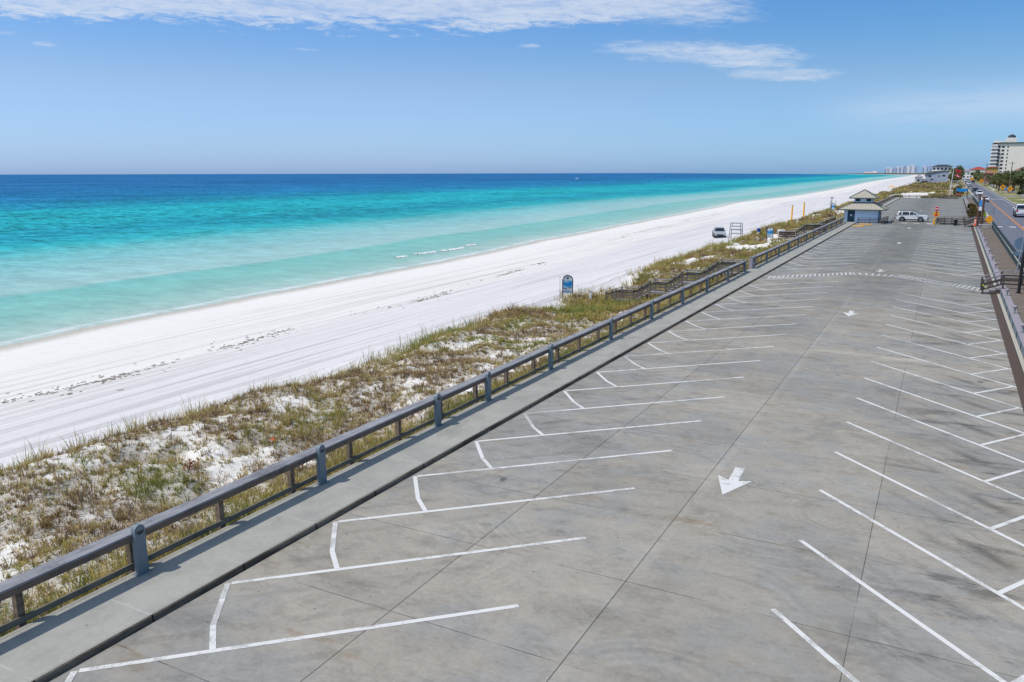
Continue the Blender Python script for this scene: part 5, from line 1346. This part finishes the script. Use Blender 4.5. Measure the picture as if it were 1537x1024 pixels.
PP = [palm_proto(3, 4.9), palm_proto(8, 5.6), palm_proto(15, 4.2)]
PALMS = [(18.9, 372, 0), (19.6, 384, 1), (20.6, 378, 2), (20.2, 396, 0), (21.6, 366, 1), (22.6, 386, 2), (22.4, 352, 0), (20.4, 420, 1), (24.0, 372, 1), (25.0, 350, 2), (23.0, 402, 0), (21.4, 440, 2)]
LABP = ['leftmost at the verge edge, trunk bare and dark', 'second from the left with a slightly taller trunk', 'third from the left, short and shaggy', 'fourth from the left, just behind the front row', 'fifth from the left with a wide crown', 'sixth, low crown touching its neighbours', 'nearest the amber diamond signs', 'behind the leftmost ones', 'right of the main cluster, tall', 'short and rightmost, nearest the shrubs', 'partly hidden in the middle of the cluster', 'farthest back of the group']
used = set()
for i, (x, y, k) in enumerate(PALMS):
    lab = 'shaggy green palm on the right verge, '+LABP[i]; loc = (x, y, vz(x, y)); rz = i*1.7
    if k not in used: used.add(k); p = PP[k]; p.location = loc; p.rotation_euler = (0, 0, rz); p['label'] = lab
    else: dup(PP[k], loc, rz, lab, scale=random.uniform(.88, 1.12))
TP = [tree_proto(21, 8.8, 3.9), tree_proto(22, 7.4, 3.5), tree_proto(23, 9.8, 4.3, n=15), tree_proto(24, 6.2, 3.3)]
TREES = [(26.5, 372, 0), (28.0, 345, 2), (30.5, 352, 1), (31.5, 330, 0), (27.5, 395, 3), (25.0, 412, 1), (29.0, 415, 0), (24.5, 445, 3), (26.5, 470, 0), (22.5, 490, 1), (25.5, 510, 3), (23.2, 545, 2), (26, 580, 1), (22.4, 600, 0), (25, 640, 3), (24, 690, 2), (27, 720, 0), (23.5, 760, 1),
         (28, 800, 2), (24, 840, 0), (21.5, 640, 3), (20.5, 690, 1), (19.2, 950, 2), (14.5, 960, 0), (10.5, 980, 2), (6.5, 940, 1), (12, 1040, 0), (8, 1010, 3), (17, 1060, 2), (22, 1080, 1), (28, 1060, 0), (4.5, 900, 0), (2.5, 840, 2),
         (4.6, 512, 3), (5.6, 530, 1), (3.8, 548, 3), (6.6, 560, 0), (5.4, 600, 2), (4.4, 640, 1), (7.4, 660, 0), (33.5, 372, 2), (34.5, 345, 1), (24.4, 338, 1), (22.8, 412, 3), (27.2, 434, 1), (29.5, 392, 2), (32.5, 398, 0), (21.2, 462, 3), (23.6, 428, 0)]
used = set(); nr = {}
def where(x, y):
    if x > 16 and y < 420: return 'rounded green tree behind the palms at the right edge'
    if x > 16 and y < 600: return 'green tree between the palms and the hotel'
    if x > 16: return 'dark tree in the row below the hotel and red roof'
    if y < 700: return 'dense dark tree beside the grey beach house'
    return 'hazy tree closing the far end of the road'
for i, (x, y, k) in enumerate(TREES):
    wh = where(x, y); nr[wh] = nr.get(wh, 0)+1
    lab = '%s, %s counted from the front' % (wh, ['first', 'second', 'third', 'fourth', 'fifth', 'sixth', 'seventh', 'eighth', 'ninth', 'tenth', 'eleventh', 'twelfth', 'thirteenth', 'fourteenth', 'fifteenth', 'sixteenth', 'seventeenth', 'eighteenth', 'nineteenth', 'twentieth'][nr[wh]-1])
    loc = (x, y, vz(x, y) if x > 16 else (2.2 if y < 700 else 1.5)); s = random.uniform(.9, 1.15)*((1.0 if y < 440 else .68 if y < 720 else .95) if x > 16 else 1.0 if y < 620 else 1.1)
    if k not in used: used.add(k); p = TP[k]; p.location = loc; p['label'] = lab; p.scale = (s,)*3
    else: dup(TP[k], loc, i*2.1, lab, scale=s)
SHC = [srgb(84, 108, 60, .65)[:3], srgb(104, 122, 72, .65)[:3], srgb(70, 92, 56, .6)[:3]]
SBR = [srgb(112, 100, 52, .6)[:3], srgb(128, 112, 62, .6)[:3], srgb(92, 90, 44, .55)[:3], srgb(120, 104, 78, .6)[:3]]
def shrub(x, y, z, rx, ry, h, cols, label, n=26, per=90, leaf=.11, name='shrub'):
    t = thing(name, label, 'shrub', (x, y, z)); bl = []
    for i in range(n):
        a, q_ = random.uniform(0, 2*PI), random.random()**.5; r = h*random.uniform(.22, .4)
        bl.append((x+math.cos(a)*q_*rx, y+math.sin(a)*q_*ry, z+h*random.uniform(.15, .72)*(1-.4*q_), r, r*.9))
    v, f, tt_ = crown_mesh(bl, per, leaf, cols); np_mesh('foliage', v, f, LEAF, t, {'tint': ('FLOAT_COLOR', tt_)})
    mb = MB()
    for i in range(6): a = random.uniform(0, 6.28); mb.tube([(x+.1*math.cos(a), y+.1*math.sin(a), z-.1), (x+.5*rx*math.cos(a), y+.5*ry*math.sin(a), z+h*.5)], [.03, .012], 5)
    mb.build('stem', TRUNK, t); return t
shrub(5.35, 172, .45, .8, 14, 1.7, SBR, 'brown green shrub bed between the pavement ledge and the road, behind the tall posts', n=60, per=70, leaf=.16)
shrub(5.9, 210, .45, .6, 16, 1.0, SBR, 'low brown scrub along the far railing beyond the brown green shrub', n=40, per=60, leaf=.16)
for i, (x, y, h) in enumerate(((23.2, 318, 2.0), (25.4, 312, 2.4), (27.6, 306, 2.2), (26.4, 330, 2.6))): shrub(x, y, vz(x, y), 1.7, 2.2, h, SHC, 'rounded grey green shrub right of the amber signs, %s' % ['leftmost', 'in the middle', 'rightmost', 'behind the others'][i], n=18, per=110, leaf=.14)
for i, (x, y, h) in enumerate(((4.2, 318, 1.8), (5.2, 335, 2.2), (4.6, 372, 1.8), (5.6, 410, 2.2))): shrub(x, y, gz(4, y)*0+.9, 1.3, 3, h, SBR+DG, 'olive shrub beside the road beyond the blue banner, %s' % ['nearest', 'second', 'third', 'farthest'][i], n=18, per=80, leaf=.16)
# far wooded mass behind everything
bl = [(random.uniform(-20, 260), random.uniform(1100, 2600), random.uniform(1, 7), random.uniform(5, 10), random.uniform(4, 6)) for i in range(260)]+[(random.uniform(45, 130), random.uniform(420, 900), random.uniform(2, 6), random.uniform(4, 7), random.uniform(3, 5)) for i in range(60)]
v, f, tt_ = crown_mesh(bl, 90, 1.4, DG); o = np_mesh('distant_woods', v, f, LEAF, None, {'tint': ('FLOAT_COLOR', tt_)}); o['kind'] = 'stuff'; o['label'] = 'dark far off woods behind the road end'

# dune grass: blades in tufts, mixed dry brown, olive and green; woody brown low bushes; flat leafy herbs
PAL = {'dry': [srgb(206, 182, 128, .9), srgb(188, 162, 112, .88), srgb(216, 196, 146, .9)], 'olive': [srgb(190, 174, 100, .87), srgb(172, 162, 92, .85), srgb(202, 184, 114, .88)],
       'green': [srgb(156, 160, 86, .83), srgb(168, 170, 94, .85), srgb(140, 148, 84, .82)], 'brown': [srgb(156, 130, 102, .8), srgb(138, 120, 100, .78), srgb(172, 146, 116, .82)], 'leafy': [srgb(146, 164, 84, .84), srgb(160, 174, 96, .85), srgb(176, 160, 96, .84)]}
def scatter(n, y0, y1, x0, x1, thr):
    x = rng.uniform(x0, x1, n); y = rng.uniform(y0, y1, n); v_ = vegd(x, y); k = rng.random(n) < v_**1.3*thr
    return x[k], y[k], v_[k]
def blades(x, y, z, nb, h, wd, lean, colr, kind, flat=False):
    m = len(x); i = np.repeat(np.arange(m), nb); a = rng.uniform(0, 2*PI, len(i)); hh = h[i]*rng.uniform(.45, 1.1, len(i)); sp = rng.uniform(0, 1, len(i))**.6*(.34 if not flat else .6)*h[i]
    bx, by, bz = x[i]+np.cos(a)*sp*.55, y[i]+np.sin(a)*sp*.55, z[i]-.03
    a2 = a+rng.normal(0, .6, len(i)); ln = lean*rng.uniform(.2, 1.2, len(i))*hh
    w2 = wd*rng.uniform(.6, 1.3, len(i)); px_, py_ = -np.sin(a2+rng.normal(0, .8, len(i)))*w2, np.cos(a2+rng.normal(0, .8, len(i)))*w2
    mx, my, mz = bx+np.cos(a2)*ln*.45, by+np.sin(a2)*ln*.45, bz+hh*.6
    tx_, ty_, tz_ = bx+np.cos(a2)*ln, by+np.sin(a2)*ln, bz+hh*(1-.25*lean)
    V = np.stack([np.stack([bx-px_, by-py_, bz], 1), np.stack([bx+px_, by+py_, bz], 1), np.stack([mx+px_*.8, my+py_*.8, mz], 1), np.stack([mx-px_*.8, my-py_*.8, mz], 1), np.stack([tx_, ty_, tz_], 1)], 1)
    n = len(i); b = np.arange(n)*5
    F = np.concatenate([np.stack([b, b+1, b+2], 1), np.stack([b, b+2, b+3], 1), np.stack([b+3, b+2, b+4], 1)])
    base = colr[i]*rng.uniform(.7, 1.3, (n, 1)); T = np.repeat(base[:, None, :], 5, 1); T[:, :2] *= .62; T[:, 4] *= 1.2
    return V.reshape(-1, 3), F, T.reshape(-1, 3)
VV, FF, TT = [], [], []
def emit(x, y, vg, nb, h0, wd, lean, mixw, flat=False, patch=2.6):
    if not len(x): return
    z = ground(x, y); q_ = fbm(x/patch, y/patch, 91, 3); q2 = fbm(x/5, y/7, 97, 2); cols = np.zeros((len(x), 3)); kinds = list(mixw)
    wts = np.array([mixw[k] for k in kinds], float); cum = np.cumsum(wts)/wts.sum(); u_ = np.clip((q_-.27)/.46+rng.normal(0, .16, len(x)), 0, .999)
    ki = np.searchsorted(cum, u_)
    for j, k in enumerate(kinds):
        s_ = ki == j; p_ = np.array([c[:3] for c in PAL[k]]); cols[s_] = p_[rng.integers(0, len(p_), s_.sum())]
    h = h0*np.clip(rng.lognormal(-.08, .38, len(x)), .4, 2.2)*(.7+.6*q2)
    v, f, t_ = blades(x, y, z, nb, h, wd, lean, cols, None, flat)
    off = sum(len(a) for a in VV); VV.append(v); FF.append(f+off); TT.append(t_)
G1 = {'brown': 2.4, 'dry': 2.6, 'olive': 3.6, 'green': 1.0}
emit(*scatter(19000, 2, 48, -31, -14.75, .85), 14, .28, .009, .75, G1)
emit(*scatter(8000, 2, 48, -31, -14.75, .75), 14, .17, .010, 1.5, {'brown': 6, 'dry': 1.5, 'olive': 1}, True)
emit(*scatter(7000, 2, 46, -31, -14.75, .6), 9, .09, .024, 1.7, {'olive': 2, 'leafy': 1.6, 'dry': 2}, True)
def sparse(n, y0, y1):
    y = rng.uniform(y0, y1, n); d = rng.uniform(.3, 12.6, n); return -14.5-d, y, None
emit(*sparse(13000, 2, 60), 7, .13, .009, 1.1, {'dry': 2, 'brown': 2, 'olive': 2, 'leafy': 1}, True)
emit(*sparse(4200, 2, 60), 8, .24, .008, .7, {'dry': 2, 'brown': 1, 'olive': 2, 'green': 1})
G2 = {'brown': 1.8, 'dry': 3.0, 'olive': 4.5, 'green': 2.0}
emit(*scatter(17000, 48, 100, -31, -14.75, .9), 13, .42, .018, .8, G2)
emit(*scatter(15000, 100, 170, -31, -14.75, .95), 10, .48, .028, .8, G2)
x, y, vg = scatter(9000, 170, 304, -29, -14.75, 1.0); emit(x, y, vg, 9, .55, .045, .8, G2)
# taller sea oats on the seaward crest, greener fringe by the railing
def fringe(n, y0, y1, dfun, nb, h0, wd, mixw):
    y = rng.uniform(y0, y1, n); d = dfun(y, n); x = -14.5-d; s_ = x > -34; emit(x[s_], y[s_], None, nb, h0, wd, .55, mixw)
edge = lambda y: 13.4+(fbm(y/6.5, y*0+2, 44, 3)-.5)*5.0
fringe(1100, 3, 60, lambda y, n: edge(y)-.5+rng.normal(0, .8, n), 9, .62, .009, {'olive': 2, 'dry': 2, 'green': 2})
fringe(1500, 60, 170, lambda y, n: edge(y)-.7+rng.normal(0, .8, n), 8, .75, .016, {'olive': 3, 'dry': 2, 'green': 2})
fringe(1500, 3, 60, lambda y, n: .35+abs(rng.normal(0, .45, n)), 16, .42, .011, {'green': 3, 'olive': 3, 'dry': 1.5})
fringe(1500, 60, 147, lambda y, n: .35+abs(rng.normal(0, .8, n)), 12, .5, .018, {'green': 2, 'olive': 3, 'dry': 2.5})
V_ = np.concatenate(VV); F_ = np.concatenate(FF); T_ = np.concatenate(TT)
o = np_mesh('dune_grass', V_, F_, LEAF, None, {'tint': ('FLOAT_COLOR', np.concatenate([T_, np.ones((len(T_), 1))], 1))}); o['kind'] = 'stuff'; o['label'] = 'dry brown and olive dune grass growing on the white sand'
# a few sea oat stalks standing out against the sand
# red leaved plants
for i, (x, y) in enumerate(((-21.0, 16.9), (-21.5, 19.3))):
    z = gz(x, y); t = thing('red_plant', ['small red leaved plant among the near dune grass', 'rusty red low plant farther into the near dune grass'][i], 'plant', (x, y, z))
    c = rng.normal(0, [.11, .11, .06], (22, 3))+np.array([x, y, z+.16]); tn = np.tile(np.array([*srgb(*((190, 52, 66) if i == 0 else (150, 84, 60)), .7)]), (22, 1))
    v, f, tt_ = leafquads(c, 1, .055, tn); np_mesh('leaves', v, f, LEAF, t, {'tint': ('FLOAT_COLOR', tt_)}); mb = MB()
    for k in range(5): mb.tube([(x, y, z-.05), (x+random.uniform(-.15, .15), y+random.uniform(-.15, .15), z+.22)], [.012, .006], 5)
    mb.build('stem', TRUNK, t)
# grass over the far dune field
n = 26000; y = rng.uniform(304, 620, n); x = rng.uniform(-27, 1, n)+.0098*(y-300)*.6
keep = (fbm(x/9, y/14, 77, 4) > .40) & (bare_(x, y) < .4); x, y = x[keep], y[keep]; VV, FF, TT = [], [], []
emit(x, y, None, 6, .7, .10, .8, {'olive': 4, 'dry': 3, 'brown': 1.5, 'green': 2}, patch=12)
V_ = np.concatenate(VV); F_ = np.concatenate(FF); T_ = np.concatenate(TT)
o = np_mesh('dune_scrub', V_, F_, LEAF, None, {'tint': ('FLOAT_COLOR', np.concatenate([T_, np.ones((len(T_), 1))], 1))}); o['kind'] = 'stuff'; o['label'] = 'olive scrub covering the dunes beyond the far lot'
